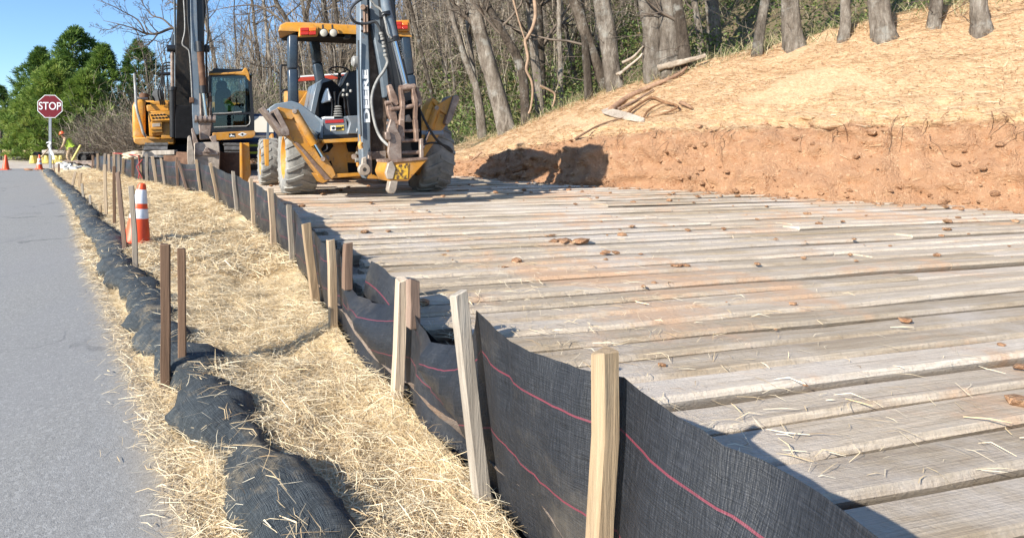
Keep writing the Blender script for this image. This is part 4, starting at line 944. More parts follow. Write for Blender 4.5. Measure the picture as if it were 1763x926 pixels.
m_ = MB(); EX.tb(m_, [(345, 160, US), (345.5, 180, US), (346, 200, US)], .03, 8); EX.tb(m_, [(361, 160, US), (362, 180, US), (362, 200, US)], .03, 8); split(m_.build('guide_link', M['steel'], st))
def exh(pts, r, mat='rubber'):
    m_ = MB(); EX.tb(m_, pts, r, 8, 8); m_.build('hydraulic_hose', M[mat], st)
exh([(316, -5, US), (318, 30, US), (318, 55, US), (314, 76, US), (322, 84, US), (326, 92, US), (329, 130, US), (331, 170, US)], .018, 'hose_grey'); exh([(351, -20, US), (357, 20, US), (358, 60, US), (355, 90, US), (357, 150, US), (358, 185, US)], .026); exh([(348, -20, US+.1), (353, 15, US+.1), (350, 40, US+.1), (348, 60, US+.1)], .022)
exh([(322, -10, US-.05), (323, 30, US-.05), (326, 60, US-.05), (328, 84, US-.05)], .014)
ep('clamp', 'rust', [[(326, 168), (334, 168), (334, 177), (326, 177)], [(359, 166), (365, 166), (365, 175), (359, 175)]], US-.05, US+.2, .01, st)
m_ = MB(); EX.tb(m_, [(337, 205, US-.12), (371, 206, US-.12)], .075, 14)
for X in (337, 345, 353, 361, 369): EX.tb(m_, [(X-2, 205, US-.12), (X+2, 205.2, US-.12)], .1, 14)
m_.build('linkage_pin', M['steel'], st)
ep('linkage', 'steel', [[(341, 208), (366, 208), (363, 224), (362, 240), (344, 241), (343, 225)]], US-.12, US+.25, .02, st)
bk = ep('bucket', 'bucket', [[(334, 246), (377, 244), (379, 262), (378, 292), (372, 312), (345, 312), (334, 290)]], US-.35, US+.45, .02)
ep('bucket_side_plate', 'bucket', [[(323, 236), (326, 233), (329, 236), (334, 262), (335, 300), (324, 300), (322, 262)]], US-.5, US-.42, .012, bk)
ep('bucket_ear', 'steel', [[(329, 222), (333, 220), (342, 246), (339, 262), (333, 252)], [(360, 236), (372, 232), (375, 262), (372, 262), (366, 246)]], US-.3, US-.2, .012, bk)
ep('bucket_rib', 'steel', [[(336, 255), (352, 262), (357, 254), (376, 262), (376, 267), (336, 268)]], US-.4, US-.34, .008, bk)
ep('bucket_brace', 'steel', [[(350, 262), (355, 252), (363, 262)]], US-.5, US-.4, .006, bk)
# ================================================================ SILT FENCE: stakes and woven fabric
def stake_mb(a, b, w, dp=None, ends=True):
    """slightly warped sawn stake with worn top, from ground point a to top b"""
    a, b = Vector(a), Vector(b); m_ = MB(); dp = dp or w; n = 5; z = (b-a).normalized(); x = Vector((1, 0, 0)); x = (x-z*x.dot(z)).normalized(); y = z.cross(x)
    c, s_ = math.cos(TW), math.sin(TW); x, y = x*c+y*s_, y*c-x*s_
    vs = []
    for i in range(n):
        p = a.lerp(b, i/(n-1))+x*random.uniform(-.08, .08)*w+y*random.uniform(-.08, .08)*w; k_ = 1+random.uniform(-.06, .06)
        for sx, sy in ((-1, -1), (1, -1), (1, 1), (-1, 1)):
            q = p+x*sx*w/2*k_+y*sy*dp/2*k_
            if i == n-1: q += z*random.uniform(-.25, .25)*w
            vs.append(q)
    fs = [(i*4+j, i*4+(j+1) % 4, i*4+4+(j+1) % 4, i*4+4+j) for i in range(n-1) for j in range(4)]+[(0, 3, 2, 1), (n*4-4, n*4-3, n*4-2, n*4-1)]
    return m_.add(vs, fs)
TW = .35
FS = [(159.5, 267.5, 159.5, 297), (168, 265, 168, 296), (180.5, 264, 179, 298), (187.5, 266, 187.5, 301.5), (196, 263, 196, 303), (204, 265, 205, 305), (212.5, 266.5, 211, 308), (228.5, 270, 229, 308), (240, 268, 243.5, 307), (252, 266, 252.5, 312),
      (262.5, 270, 270, 321), (277, 272, 284, 326), (304, 271.5, 306, 331), (306, 277, 324, 342), (338, 275, 346, 341), (362, 281, 378, 369), (401, 295, 409, 381), (432, 307, 438, 388), (465, 323, 473, 434), (497, 352, 505, 472)]
fen = thing('silt_fence', 'long black woven silt fence on wooden stakes curving between straw and timber mat', 'fence')
posts = []; wmul = {}
for i, (xt, yt, xb, yb) in enumerate(FS):
    d = 1.14/(yb-250)*1000 if yb > 299 else None
    lo, hi = 2, 30       # stand it where the sight line crosses the fence line
    for q in range(60):
        m = (lo+hi)/2
        if (xb-CX)/F*m > fence_x(m): hi = m
        else: lo = m
    d = (lo+hi)/2
    base = P(xb, yb, d); base.z = verge_z(base.x-.03, base.y)-.05; top = P(xt, yt, d*(1+random.uniform(-.006, .006)))
    posts.append((base, top))
for y, hh, lean in ((4.07, .60, -.07), (3.4, .6, -.05), (2.42, .62, -.04), (1.72, .63, -.08), (1.28, .62, .03), (.6, .62, -.02)):
    x = fence_x(y); b = Vector((x, y, verge_z(x-.03, y)-.05)); posts.append((b, b+Vector((lean, random.uniform(-.02, .02), hh+.05))))
i_ = len(FS)
posts[i_] = (posts[i_][0], P(527, 386, 4.1)); posts[i_+1] = (posts[i_+1][0], P(570, 413, 3.42)); posts[i_+2] = (posts[i_+2][0], P(690, 481, 2.42))
mats = ['stake', 'stake', 'stake_grey', 'stake', 'stake', 'stake_grey', 'stake']
for i, (b, t) in enumerate(posts):
    d = b.y; w_ = .045 if d < 7 else (.05 if d < 14 else .075)
    if i in (18, 20): w_ = .058
    m_ = stake_mb(b-Vector((0, 0, .05)), t, w_, w_*.85); m_.build('stake', M[mats[i % 7] if i not in (0, 7, 12, 13) else 'stake_brown'], fen, .003)
for (X, Y, d, hh) in ((436, 316, 8.1, .3), (598, 417, 3.1, .25), (711, 480, 2.36, .2)):    # short pieces nailed behind
    t = P(X, Y, d); m_ = stake_mb(t-Vector((0, 0, hh)), t, .045); m_.build('stake', M['stake_brown'], fen, .003)
k = NT('silt_fabric'); uv = k.n('ShaderNodeUVMap').outputs[0]; sx = k.n('ShaderNodeSeparateXYZ'); k.l(uv, sx.inputs[0])
wv = k.noise(uv, 1, 3, .7, (14, 260, 1)); wv2 = k.noise(uv, 1, 3, .7, (260, 14, 1))
col = k.ramp(k.math('ADD', k.math('MULTIPLY', wv, .5), k.math('MULTIPLY', wv2, .5)), [(.35, C(.006, .007, .009)), (.52, C(.017, .019, .024)), (.74, C(.05, .052, .06))])
col = k.mix(k.math('MULTIPLY', k.step(k.noise(k.pos(True), 2.2, 7, .7), .52, .75), .35), col, C(.2, .17, .13))
for v0 in (.27, .5):
    dv = k.math('ABSOLUTE', k.math('SUBTRACT', sx.outputs[1], v0)); col = k.mix(k.math('MULTIPLY', k.math('LESS_THAN', dv, .0028), k.step(k.noise(uv, 1, 3, .6, (6, 3, 1)), .2, .4)), col, C(.15, .03, .045))
k.bump(k.math('ADD', wv, wv2), .5, .004); M['fabric'] = k.fin(col, .45, 0, .5)
M['fabric'].use_backface_culling = False
allp = posts
for i in range(len(allp)-1):
    (b0, t0), (b1, t1) = allp[i], allp[i+1]; nu, nv = 15, 9; vs = []; uvs = []
    L = (b1-b0).length; slump = .16 if 2.4 < b1.y < 3.0 or 2.4 < b0.y < 3.0 else .03
    off = Vector((.05, .02, 0))
    for p in range(nu):
        u = p/(nu-1)
        for q in range(nv):
            v = q/(nv-1); lo_ = b0.lerp(b1, u); hi_ = t0.lerp(t1, u); hi_ = hi_-(hi_-lo_).normalized()*(.06+slump*math.sin(u*math.pi)**.8)
            pt_ = lo_.lerp(hi_, v)+off
            n_ = Vector((b1.y-b0.y, -(b1.x-b0.x), 0)).normalized()
            wob = (.045*fbm(pt_.x*2, pt_.y*2, pt_.z*1.2, 1.3)+.02*fbm(pt_.x*3, pt_.y*3, pt_.z, 4))*math.sin(u*math.pi)**.6+.05*math.sin(u*math.pi)*math.sin(v*math.pi)*min(1, L)
            if slump > .1: wob += .05*math.sin(v*math.pi*2.2+u*5)*math.sin(u*math.pi)
            vs.append(pt_-n_*wob*-1); uvs.append((u*L, v*.62))
    idx = np.arange(nu*nv).reshape(nu, nv); f = np.stack([idx[:-1, :-1], idx[1:, :-1], idx[1:, 1:], idx[:-1, 1:]], -1).reshape(-1, 4)
    me = npmesh('fabric_panel', [tuple(p) for p in vs], f); ul = me.uv_layers.new(name='UVMap'); ul.data.foreach_set('uv', np.array(uvs, np.float32)[f.ravel()].ravel())
    me.polygons.foreach_set('use_smooth', [True]*len(f)); link('fabric_panel', me, fen, M['fabric'])
M['redtwine'] = NT('red_twine').fin(C(.35, .03, .03), .7)
m_ = MB(); m_.tube([posts[4][1]+Vector((0, -.05, -.02)), posts[6][1]+Vector((0, -.05, .03)), posts[8][1]+Vector((0, -.05, 0)), posts[8][1]+Vector((.03, -.05, -.4)), posts[8][0]+Vector((-.05, -.08, .1))], .014, 5); m_.tube([posts[8][1]+Vector((.1, -.05, -.1)), posts[8][1]+Vector((-.06, -.06, -.3)), posts[8][0]+Vector((.05, -.08, .1))], .014, 5)
split(m_.build('red_twine', M['redtwine'], fen))
# loose folded end of the fabric behind the nearest stakes
m_ = MB(); vs = []
for p in range(14):
    u = p/13
    for q in range(8):
        v = q/7; c = Vector((.02+.3*u, 3.15-.9*u, -.08)); z = .0+(.66-.28*u+.03*math.sin(u*9))*v
        vs.append(c+Vector((.08*v+.03*math.sin(v*6+u*4)+.03, .04*math.sin(v*5), z)))
idx = np.arange(14*8).reshape(14, 8); f = np.stack([idx[:-1, :-1], idx[1:, :-1], idx[1:, 1:], idx[:-1, 1:]], -1).reshape(-1, 4)
me = npmesh('fabric_fold', [tuple(p) for p in vs], f); ul = me.uv_layers.new(name='UVMap'); ul.data.foreach_set('uv', np.array([(u/13*1.2, v/7*.6) for u in range(14) for v in range(8)], np.float32)[f.ravel()].ravel()); me.polygons.foreach_set('use_smooth', [True]*len(f)); link('fabric_fold', me, fen, M['fabric'])
# ================================================================ single stakes by the road
def lone(X0, Y0, X1, Y1, w, mat, label, d=None, dp=None):
    global TW
    if d is None: d = 1.17/(Y1-250)*1000
    b = P(X1, Y1, d); b.z = max(verge_z(b.x, b.y), .01); t = P(X0, Y0, d); r_ = thing('wooden_stake', label, 'stake', b, 0, 'stakes beside the road')
    m_ = stake_mb(Vector((0, 0, -.06)), t-b, w, w*.7); m_.build('stake_shaft', M[mat], r_, .003)
TW = .15
lone(226.5, 321, 236, 479, .045, 'stake_grey', 'pale weathered stake standing directly in front of the banded orange cone')
lone(202, 296, 217, 442, .045, 'stake_brown', 'tall brown stake leaning left of the banded orange cone, its foot on the dark sock')
lone(196.5, 286, 197, 392, .04, 'stake_brown', 'thin brown stake partly hidden behind the tall leaning stake left of the cone')
lone(180.5, 283, 183, 376, .05, 'stake', 'tall straight tan stake standing alone left of the leaning brown stake')
lone(285, 420, 285, 668, .044, 'stake_brown', 'broad striped brown stake in the foreground straw, left of a pair', 2.8)
lone(312, 427, 313, 655, .038, 'stake_brown', 'dark brown stake in the foreground straw, right of a pair', 2.9)
lone(130, 296, 123.5, 326, .06, 'stake', 'short stake leaning right beside the sock, left of two alike')
lone(139, 298, 136, 325, .06, 'stake', 'short stake leaning right beside the sock, right of two alike')
lone(141, 316, 145, 347, .045, 'stake_grey', 'low grey stake poking from the straw between the leaning pair and the lowest stump')
lone(155, 336, 155.5, 358, .04, 'stake_grey', 'short upright stake stub beside the sock at its middle bend')
lone(172, 353, 175, 373, .045, 'stake', 'lowest stake stump, at the foot of the tall straight tan stake')
lone(92, 282, 94, 298, .045, 'stake_brown', 'thin brown stake right of the stop sign post')
lone(101.5, 282, 101, 302, .06, 'stake_brown', 'thicker brown stake below the worker, beside the pale gravel')
# ================================================================ filter sock along the road edge
k = NT('sock_fabric'); p = k.pos(); n = k.noise(p, 7, 7, .7); col = k.ramp(n, [(.3, C(.016, .02, .023)), (.55, C(.042, .052, .058)), (.75, C(.12, .13, .13))])
col = k.mix(k.math('MULTIPLY', k.step(k.noise(p, 3.3, 8, .75), .52, .68), .55), col, C(.42, .32, .19)); uv = k.n('ShaderNodeUVMap').outputs[0]
w1 = k.noise(uv, 1, 2, .6, (9, 340, 1)); w2 = k.noise(uv, 1, 2, .6, (420, 8, 1)); wv = k.math('ADD', w1, w2); col = k.mix(k.math('MULTIPLY', k.step(wv, .95, 1.2), .5), col, C(.15, .165, .17))
k.bump(k.math('ADD', k.math('MULTIPLY', wv, .6), k.noise(uv, 1, 6, .7, (26, 4, 1))), .9, .02); M['sock'] = k.fin(col, .7)
m_ = MB(); path = []; rad = []; y = 1.0
ys = []
while y < 26: ys.append(y); y += .028+.001*y
vs = []; n = 14
for i, y in enumerate(ys):
    ph = y*2*math.pi/(.62+.1*math.sin(y*.9)); pinch = .5+.5*abs(math.sin(ph/2+.8*fbm(1, y, 0, .7)))**.7
    c = Vector((road_x(y)+.2+.07*fbm(4, y, 0, 1.1), y, .055)); tx = Vector((-.53, 1, 0)).normalized(); sd = Vector((1, .53, 0)).normalized()
    for j in range(n):
        a = 2*math.pi*j/n; r = .128*pinch*(1+.26*fbm(c.x+math.cos(a)*.2, y, math.sin(a)*.2, 5)+.10*fbm(math.cos(a)*.4, y, math.sin(a)*.4, 12))
        vs.append(c+sd*math.cos(a)*r*1.3+Vector((0, 0, math.sin(a)*r*.8)))
idx = np.arange(len(ys)*n).reshape(len(ys), n); nx = np.roll(idx, -1, 1); f = np.stack([idx[:-1], nx[:-1], nx[1:], idx[1:]], -1).reshape(-1, 4)
me = npmesh('filter_sock', [tuple(p) for p in vs], f); ul = me.uv_layers.new(name='UVMap'); ul.data.foreach_set('uv', np.array([(ys[i], j/n) for i in range(len(ys)) for j in range(n)], np.float32)[f.ravel()].ravel()); me.polygons.foreach_set('use_smooth', [True]*len(f)); o = link('filter_sock', me, None, M['sock']); tag(o, 'dark blue lumpy filter sock lying along the road edge', 'filter sock')
pts = []
for i in range(1500):
    y = 1.3+16*random.random()**1.5; e_ = random.gauss(0, .12); x = road_x(y)+.2+e_; pts.append((x, y, .05+.09*math.exp(-(e_/.11)**2)+.03*random.random()))
blades('straw', pts, (.03, .16), .0012, .15)
# ================================================================ cones
M['cone'] = simple('cone_orange', C(.78, .085, .018), .45, .12, 7, 0, .1, 30); M['cone_far'] = M['cone']
M['reflect'] = simple('reflective_sleeve', C(.72, .73, .75), .4, .12, 9)
def cone(label, loc, h, tilt, bands, r0, r1, base, rot=0):
    r_ = thing('traffic_cone', label, 'traffic cone', loc, rot, 'orange traffic cones'); Mt = Matrix.Rotation(tilt, 4, 'Y')
    def rad(z): return r0+(r1-r0)*z/h
    m_ = MB(); n = 28; m_.lathe([(rad(0)*1.12, .025), (rad(.05), .06), (rad(h*.97), h*.97), (rad(h)*.8, h), (rad(h)*.55, h-.015), (rad(h)*.5, h*.8)], (0, 0, 0), 'z', n); b = m_.build('cone_body', M['cone'], r_); b.data.transform(Mt)
    m_ = MB(); m_.box((0, 0, .014), (base, base, .03)); o = m_.build('cone_base', M['cone'], r_, .012); o.data.transform(Mt)
    for z0, z1 in bands:
        m_ = MB(); m_.lathe([(rad(z0)+.001, z0), (rad(z0)+.0035, z0+.002), (rad(z1)+.0035, z1-.002), (rad(z1)+.001, z1)], (0, 0, 0), 'z', n); o = m_.build('reflective_band', M['reflect'], r_); o.data.transform(Mt)
    return r_
d = 6.75; b = P(238, 417, d)
cone('tilted orange cone with two white bands standing in straw behind the stakes', (b.x-.02, b.y, max(verge_z(b.x, b.y), .0)+.02), .70, R(5), [(.30, .41), (.47, .63)], .155, .042, .36, .3)
d = 28.3; b = P(10, 292, d); cone('plain orange cone without bands at the far left road end', (b.x, b.y, .0), .72, 0, [], .17, .04, .4)
d = 29.0; b = P(68, 290, d); cone('small orange cone with two white bands left of the stop sign post', (b.x, b.y, .0), .72, 0, [(.24, .36), (.42, .54)], .155, .045, .36)
# ================================================================ stop sign
d = 27.0; b = P(86, 292, d); b.z = 0.03; s0 = thing('stop_sign', 'red octagonal STOP sign on a thin galvanized post at the road end', 'stop sign', b, R(14))
k = NT('sign_red'); M['sred'] = k.fin(C(.17, .004, .01), .45); M['galv'] = simple('galvanized', C(.36, .37, .38), .45, .15, 8, .5)
zc = (250-183.5)/1000*d+HC-b.z; rr = .575
m_ = MB(); m_.box((0, .03, (zc+.3)/2), (.1, .02, zc+.3)); m_.box((-.055, .055, (zc+.3)/2), (.012, .05, zc+.3)); m_.box((.055, .055, (zc+.3)/2), (.012, .05, zc+.3)); m_.build('post', M['galv'], s0)
def octo(r): return [(r*math.cos(R(22.5+45*i)), zc+r*math.sin(R(22.5+45*i))) for i in range(8)]
m_ = MB(); m_.prism(octo(rr), 1, 0, .008); pl = m_.build('sign_plate', M['decal'], s0)
m_ = MB(); m_.prism(octo(rr*.945), 1, -.003, .0); m_.build('red_field', M['sred'], pl)
text_mesh('STOP', .50, M['decal'], 'lettering', pl, Matrix.Translation((0, -.008, zc)) @ Matrix.Rotation(R(90), 4, 'X'), .004, 'CENTER', .80, .004)
for z in (.45, -.45):
    m_ = MB(); m_.lathe([(0, -.012), (.012, -.01), (.014, 0)], (0, -.004, zc+z), 'y', 10); m_.build('bolt', M['galv'], pl)
m_ = MB()
tpz = HC+(250-262)/1000*d*-1*-1-b.z
q = [Vector(((X-86)/1000*d, -.06, HC+(250-Y)/1000*d-b.z)) for X, Y in ((82, 247), (85, 244), (87, 247), (84.5, 251), (86, 256), (89, 264), (91.5, 269), (92, 275))]
q = cr(q, 4)
vs = []
for i, p_ in enumerate(q): w_ = .05*(1+.3*math.sin(i*.7)); vs += [p_+Vector((-w_, .01*math.sin(i), 0)), p_+Vector((w_, 0, .02)), p_+Vector((w_, .012, .02)), p_+Vector((-w_, .012+.01*math.sin(i), 0))]
m_.add(vs, [(i*4+j, i*4+(j+1) % 4, i*4+4+(j+1) % 4, i*4+4+j) for i in range(len(q)-1) for j in range(4)]+[(0, 1, 2, 3)]); tp_ = m_.build('tape', M['white'], None, 0, 60); tp_.matrix_world = Matrix.Translation(b) @ Matrix.Rotation(R(14), 4, 'Z'); tag(tp_, 'strip of white tape tied round the stop sign post', 'tape')
# ================================================================ worker bending forward
d = 33.0; g = P(119, 285, d); g.z = .04
wk = thing('person', 'worker in orange hard hat and yellow-green vest bending forward beside gravel and pipes', 'person', g, R(10))
wk.scale = (1.07,)*3
M['skin'] = simple('skin', C(.22, .11, .07), .6, .15, 9); M['khaki'] = simple('khaki_cloth', C(.42, .3, .18), .9, .2, 8); M['shirt'] = simple('grey_shirt', C(.18, .2, .22), .9, .2, 8); M['hat'] = NT('hard_hat').fin(C(.75, .12, .03), .35); M['boot'] = simple('boot', C(.2, .12, .07), .8, .2)
def skinned(name, nodes, edges, root, mat, par, sub=2):
    me = bpy.data.meshes.new(name); me.from_pydata([n_[0] for n_ in nodes], edges, []); o = link(name, me, par); bm = bmesh.new(); bm.from_mesh(me); ly = bm.verts.layers.skin.verify()
    bm.verts.ensure_lookup_table()
    for i, v in enumerate(bm.verts): r_ = nodes[i][1]; v[ly].radius = (r_, r_*(nodes[i][2] if len(nodes[i]) > 2 else 1)); v[ly].use_root = (i == root)
    bm.to_mesh(me); bm.free(); md = o.modifiers.new('skin', 'SKIN'); md.use_smooth_shade = True; ms = o.modifiers.new('sub', 'SUBSURF'); ms.levels = ms.render_levels = sub
    dg = bpy.context.evaluated_depsgraph_get(); m2 = bpy.data.meshes.new_from_object(o.evaluated_get(dg)); o.modifiers.clear(); o.data = m2; m2.materials.clear(); m2.materials.append(mat); m2.name = name
    return o
# facing -x (left in the picture): pelvis, bent torso, neck, head; legs apart; arms reaching down
N = [((.08, 0, .92), .16), ((.02, 0, 1.12), .16), ((-.1, 0, 1.3), .17), ((-.2, 0, 1.42), .12), ((-.26, 0, 1.5), .065), ((-.32, 0, 1.57), .095), ((-.34, 0, 1.66), .1),
     ((.06, -.13, .84), .1), ((-.04, -.15, .48), .072), ((.1, -.16, .1), .05), ((-.06, -.17, .05), .045),
     ((.1, .13, .84), .1), ((.1, .15, .48), .072), ((.2, .16, .1), .05), ((.04, .17, .05), .045),
     ((-.14, -.2, 1.4), .075), ((-.18, -.25, 1.12), .055), ((-.34, -.2, .92), .04), ((-.4, -.17, .86), .035),
     ((-.1, .2, 1.4), .075), ((.0, .27, 1.12), .055), ((-.12, .24, .9), .04), ((-.18, .22, .84), .035)]
E = [(0, 1), (1, 2), (2, 3), (3, 4), (4, 5), (5, 6), (0, 7), (7, 8), (8, 9), (9, 10), (0, 11), (11, 12), (12, 13), (13, 14), (2, 15), (15, 16), (16, 17), (17, 18), (2, 19), (19, 20), (20, 21), (21, 22)]
skinned('body', N, E, 0, M['skin'], wk)
skinned('trousers', [((.08, 0, .94), .18), ((.06, -.13, .84), .122), ((-.04, -.15, .48), .095), ((.1, -.16, .14), .075), ((.1, .13, .84), .122), ((.1, .15, .48), .095), ((.2, .16, .14), .075)], [(0, 1), (1, 2), (2, 3), (0, 4), (4, 5), (5, 6)], 0, M['khaki'], wk)
skinned('shirt', [((.07, 0, .98), .175), ((.02, 0, 1.12), .178), ((-.1, 0, 1.3), .185), ((-.2, 0, 1.41), .13), ((-.14, -.2, 1.4), .092), ((-.18, -.25, 1.14), .075), ((-.3, -.21, .97), .055), ((-.1, .2, 1.4), .092), ((.0, .27, 1.14), .075), ((-.08, .25, .96), .055)], [(0, 1), (1, 2), (2, 3), (2, 4), (4, 5), (5, 6), (2, 7), (7, 8), (8, 9)], 1, M['khaki'], wk)
skinned('safety_vest', [((.09, 0, 1.0), .225), ((.02, 0, 1.14), .23), ((-.1, 0, 1.3), .225), ((-.17, 0, 1.38), .18)], [(0, 1), (1, 2), (2, 3)], 1, M['hivis'], wk)
for s_, (hx, hy, hz) in ((-1, (-.4, -.17, .86)), (1, (-.18, .22, .84))):
    nd = [((hx, hy, hz), .03, .6), ((hx-.05, hy, hz-.05), .035, .5)]; ed = [(0, 1)]
    for q in range(4):
        o_ = len(nd); dy = (q-1.5)*.02; L = (.06, .075, .07, .055)[q]
        nd += [((hx-.055, hy+dy, hz-.055), .01), ((hx-.055-L*.5, hy+dy, hz-.055-L*.6), .009), ((hx-.05-L*.6, hy+dy, hz-.055-L*1.1), .008)]; ed += [(1, o_), (o_, o_+1), (o_+1, o_+2)]
    o_ = len(nd); nd += [((hx-.02, hy-.035*s_, hz-.03), .011), ((hx-.05, hy-.055*s_, hz-.06), .009)]; ed += [(0, o_), (o_, o_+1)]
    skinned('hand', nd, ed, 0, M['skin'], wk, 1)
m_ = MB()
for x, y in ((.03, -.16), (.13, .16)):
    m_.prism([(x-.16, 0), (x+.1, 0), (x+.11, .16), (x, .16), (x-.04, .09), (x-.16, .07)], 1, y-.05, y+.05)
split(m_.build('boot', M['boot'], wk, .02, 60, True, 2))
m_ = MB(); m_.lathe([(.165, 0), (.13, .01), (.125, .06), (.1, .11), (.05, .14), (0, .148)], (0, 0, 0), 'z', 20); m_.lathe([(0, .0), (.165, -.004), (.165, 0)], (0, 0, 0), 'z', 20); hh = m_.build('hard_hat', M['hat'], wk); hh.location = (-.35, 0, 1.68); hh.rotation_euler = (0, R(-18), 0); hh.scale = (1.1, .95, 1)
m_ = MB(); m_.lathe([(0, -.02), (.018, -.01), (.02, .01), (0, .03)], (-.455, 0, 1.6), 'z', 8); m_.build('nose', M['skin'], wk)
# tools and materials around the worker
M['pipe'] = simple('black_pipe', C(.012, .012, .013), .45, .3, 8); M['pyel'] = simple('yellow_plastic', C(.6, .5, .13), .5, .15, 5); M['pale_pipe'] = simple('pale_concrete', C(.5, .45, .38), .85, .2, 4)
def wpos(X, Y, d): q = P(X, Y, d); return q
def corr(label, X, Y, d, r, L, ang):
    q = wpos(X, Y, d); t = thing('corrugated_pipe', label, 'pipe', (q.x, q.y, q.z-r), ang); prof = []
    for i in range(int(L/.08)): prof += [(r, i*.08), (r, i*.08+.035), (r*.93, i*.08+.045), (r*.93, i*.08+.075)]
    m_ = MB(); m_.lathe([(r*.88, 0)]+prof+[(r*.88, L), (r*.86, L), (r*.86, 0), (r*.88, 0)], (0, 0, r), 'y', 26); m_.build('pipe_wall', M['pipe'], t); 
    m_ = MB(); m_.lathe([(0, .12), (r*.86, .12), (r*.86, .2), (0, .2)], (0, 0, r), 'y', 26); m_.build('end_cap', M['pipe'], t); return t
corr('large black corrugated pipe end lying right of the worker beside the fence', 141, 271.5, 30.5, .275, 3, R(-8))
corr('small black corrugated pipe end at the left end of the yellow blocks', 61, 267, 40, .2, 3, R(10))
corr('black corrugated pipe lying behind the pale slab', 91, 263, 42, .22, 3, R(5))
q = P(75, 268, 39); t_ = thing('concrete_slab', 'long pale concrete slab resting on yellow blocks behind the stop sign', 'slab', (q.x, q.y, 0), R(8)); 
m_ = MB(); n_ = 14; vs = []
for i in range(n_):
    x = i/(n_-1)*2.1; 
    for y, z in ((-.3, 0), (.3, 0), (.3, .24), (-.3, .24)): vs.append((x, y, .62+z+.02*random.uniform(-1, 1)))
m_.add(vs, [(i*4+j, i*4+(j+1) % 4, i*4+4+(j+1) % 4, i*4+4+j) for i in range(n_-1) for j in range(4)]+[(0, 1, 2, 3), (n_*4-4, n_*4-3, n_*4-2, n_*4-1)]); m_.build('slab', M['pale_pipe'], t_, .015)
def block(label, X, w, h=.5, d=37.5, ang=0):
    q = P(X, 280, d); t = thing('yellow_block', label, 'plastic block', (q.x, q.y, .02), ang, 'yellow wedge blocks'); m_ = MB()
    m_.prism([(-w/2, 0), (w/2, 0), (w*.42, h*.35), (w*.3, h*.9), (w*.2, h), (-w*.2, h), (-w*.3, h*.9), (-w*.42, h*.35)], 1, -.25, .25); m_.build('block_shell', M['pyel'], t, .03, 50, True, 2)
    m_ = MB(); m_.prism([(-w*.12, h*.3), (w*.12, h*.3), (w*.09, h*.8), (-w*.09, h*.8)], 1, -.27, -.24); m_.build('block_rib', M['pyel'], t, .008)
for X, w, lab in ((58, .36, 'yellow wedge block under the small black pipe, leftmost of its row'), (75, .34, 'yellow wedge block left of the stop sign post, behind the banded cone'), (82, .34, 'yellow wedge block just left of the stop sign post'), (93, .34, 'yellow wedge block just right of the stop sign post'), (99, .4, 'broad yellow wedge block between the sign post and the worker'), (107, .34, 'yellow wedge block at the legs of the worker'), (127, .4, 'yellow wedge block between the worker and the large black pipe'), (133, .34, 'yellow wedge block in front of the large black pipe, rightmost of its row')):
    block(lab, X, w*1.0, .52)
def beam(name, label, cat, a, b, r, mat, part='board'):
    t = thing(name, label, cat, a); m_ = MB(); m_.bar((0, 0, 0), b-a, r, r*.5); m_.build(part, M[mat], t, .01); return t
beam('leaning_plank', 'yellow plank leaning up from the blocks beside the large black pipe', 'plank', P(124, 277, 30), P(139, 250, 30.3), .16, 'pyel')
beam('leaning_pole', 'pale pole leaning over the yellow blocks left of the stop sign', 'pole', P(70, 272, 36), P(83, 257, 36.3), .12, 'stake')
for i, (X, Y, d) in enumerate(((60, 293, 27.5), (112, 296, 25.5), (80, 294, 27))):
    pts_ = [(P(X, Y, d).x+random.uniform(-.5, .5), P(X, Y, d).y+random.uniform(-.3, .3), .02) for _ in range(14)]; clod_mesh('soil_clods', pts_, .12, M['clod'], .5)
# ================================================================ steel plate, heap on timber, truck, barrier rail
m_ = MB(); a, b = P(282, 262, 15.7), P(426, 262, 15.1); n_ = 18; vs = []
for i in range(n_):
    u = i/(n_-1); p_ = a.lerp(b, u); bow = .03*math.sin(u*5)+.015*random.uniform(-1, 1)
    for q in range(6):
        z = .3+(p_.z-.3+.01*math.sin(u*13))*q/5*1.0; vs.append((p_.x-.04*(q/5), p_.y+bow+.12*(q/5), z))
idx = np.arange(n_*6).reshape(n_, 6); fs = [tuple(x) for x in np.stack([idx[:-1, :-1], idx[1:, :-1], idx[1:, 1:], idx[:-1, 1:]], -1).reshape(-1, 4)]
N0 = len(vs); vs2 = vs+[(x, y+.03, z) for x, y, z in vs]; fs2 = fs+[tuple(reversed([i+N0 for i in f_])) for f_ in fs]
bd_ = list(idx[:, 0])+list(idx[-1, 1:])+list(idx[-2::-1, -1])+list(idx[0, -2:0:-1]); fs2 += [(bd_[i], bd_[i]+N0, bd_[(i+1) % len(bd_)]+N0, bd_[(i+1) % len(bd_)]) for i in range(len(bd_))]
m_.add(vs2, fs2); o = m_.build('steel_plate', M['rust'], None, 0, 30); tag(o, 'rusty brown steel plate standing on edge behind the digging bucket', 'steel plate')
cx_ = Vector((-5.9, 17.25, 0))
def f_mound(u, v):
    a = u*2*math.pi; r = v; p_, q_ = 1.7*r*math.cos(a), .38*r*math.sin(a); x, y = cx_.x-.55*p_+.84*q_, cx_.y+.84*p_+.55*q_; return ((x, y, .3+.62*(1-r**3)+.05*fbm(x, y, 0, 3)),)
o = sheet('dirt_mound', 36, 12, f_mound, M['dirt'])
M['burlap'] = simple('burlap', C(.48, .39, .28), .95, .3, 5, 0, .8, 25)
bm = bmesh.new(); bmesh.ops.create_icosphere(bm, subdivisions=4, radius=1); c_ = P(237, 263, 16.9)
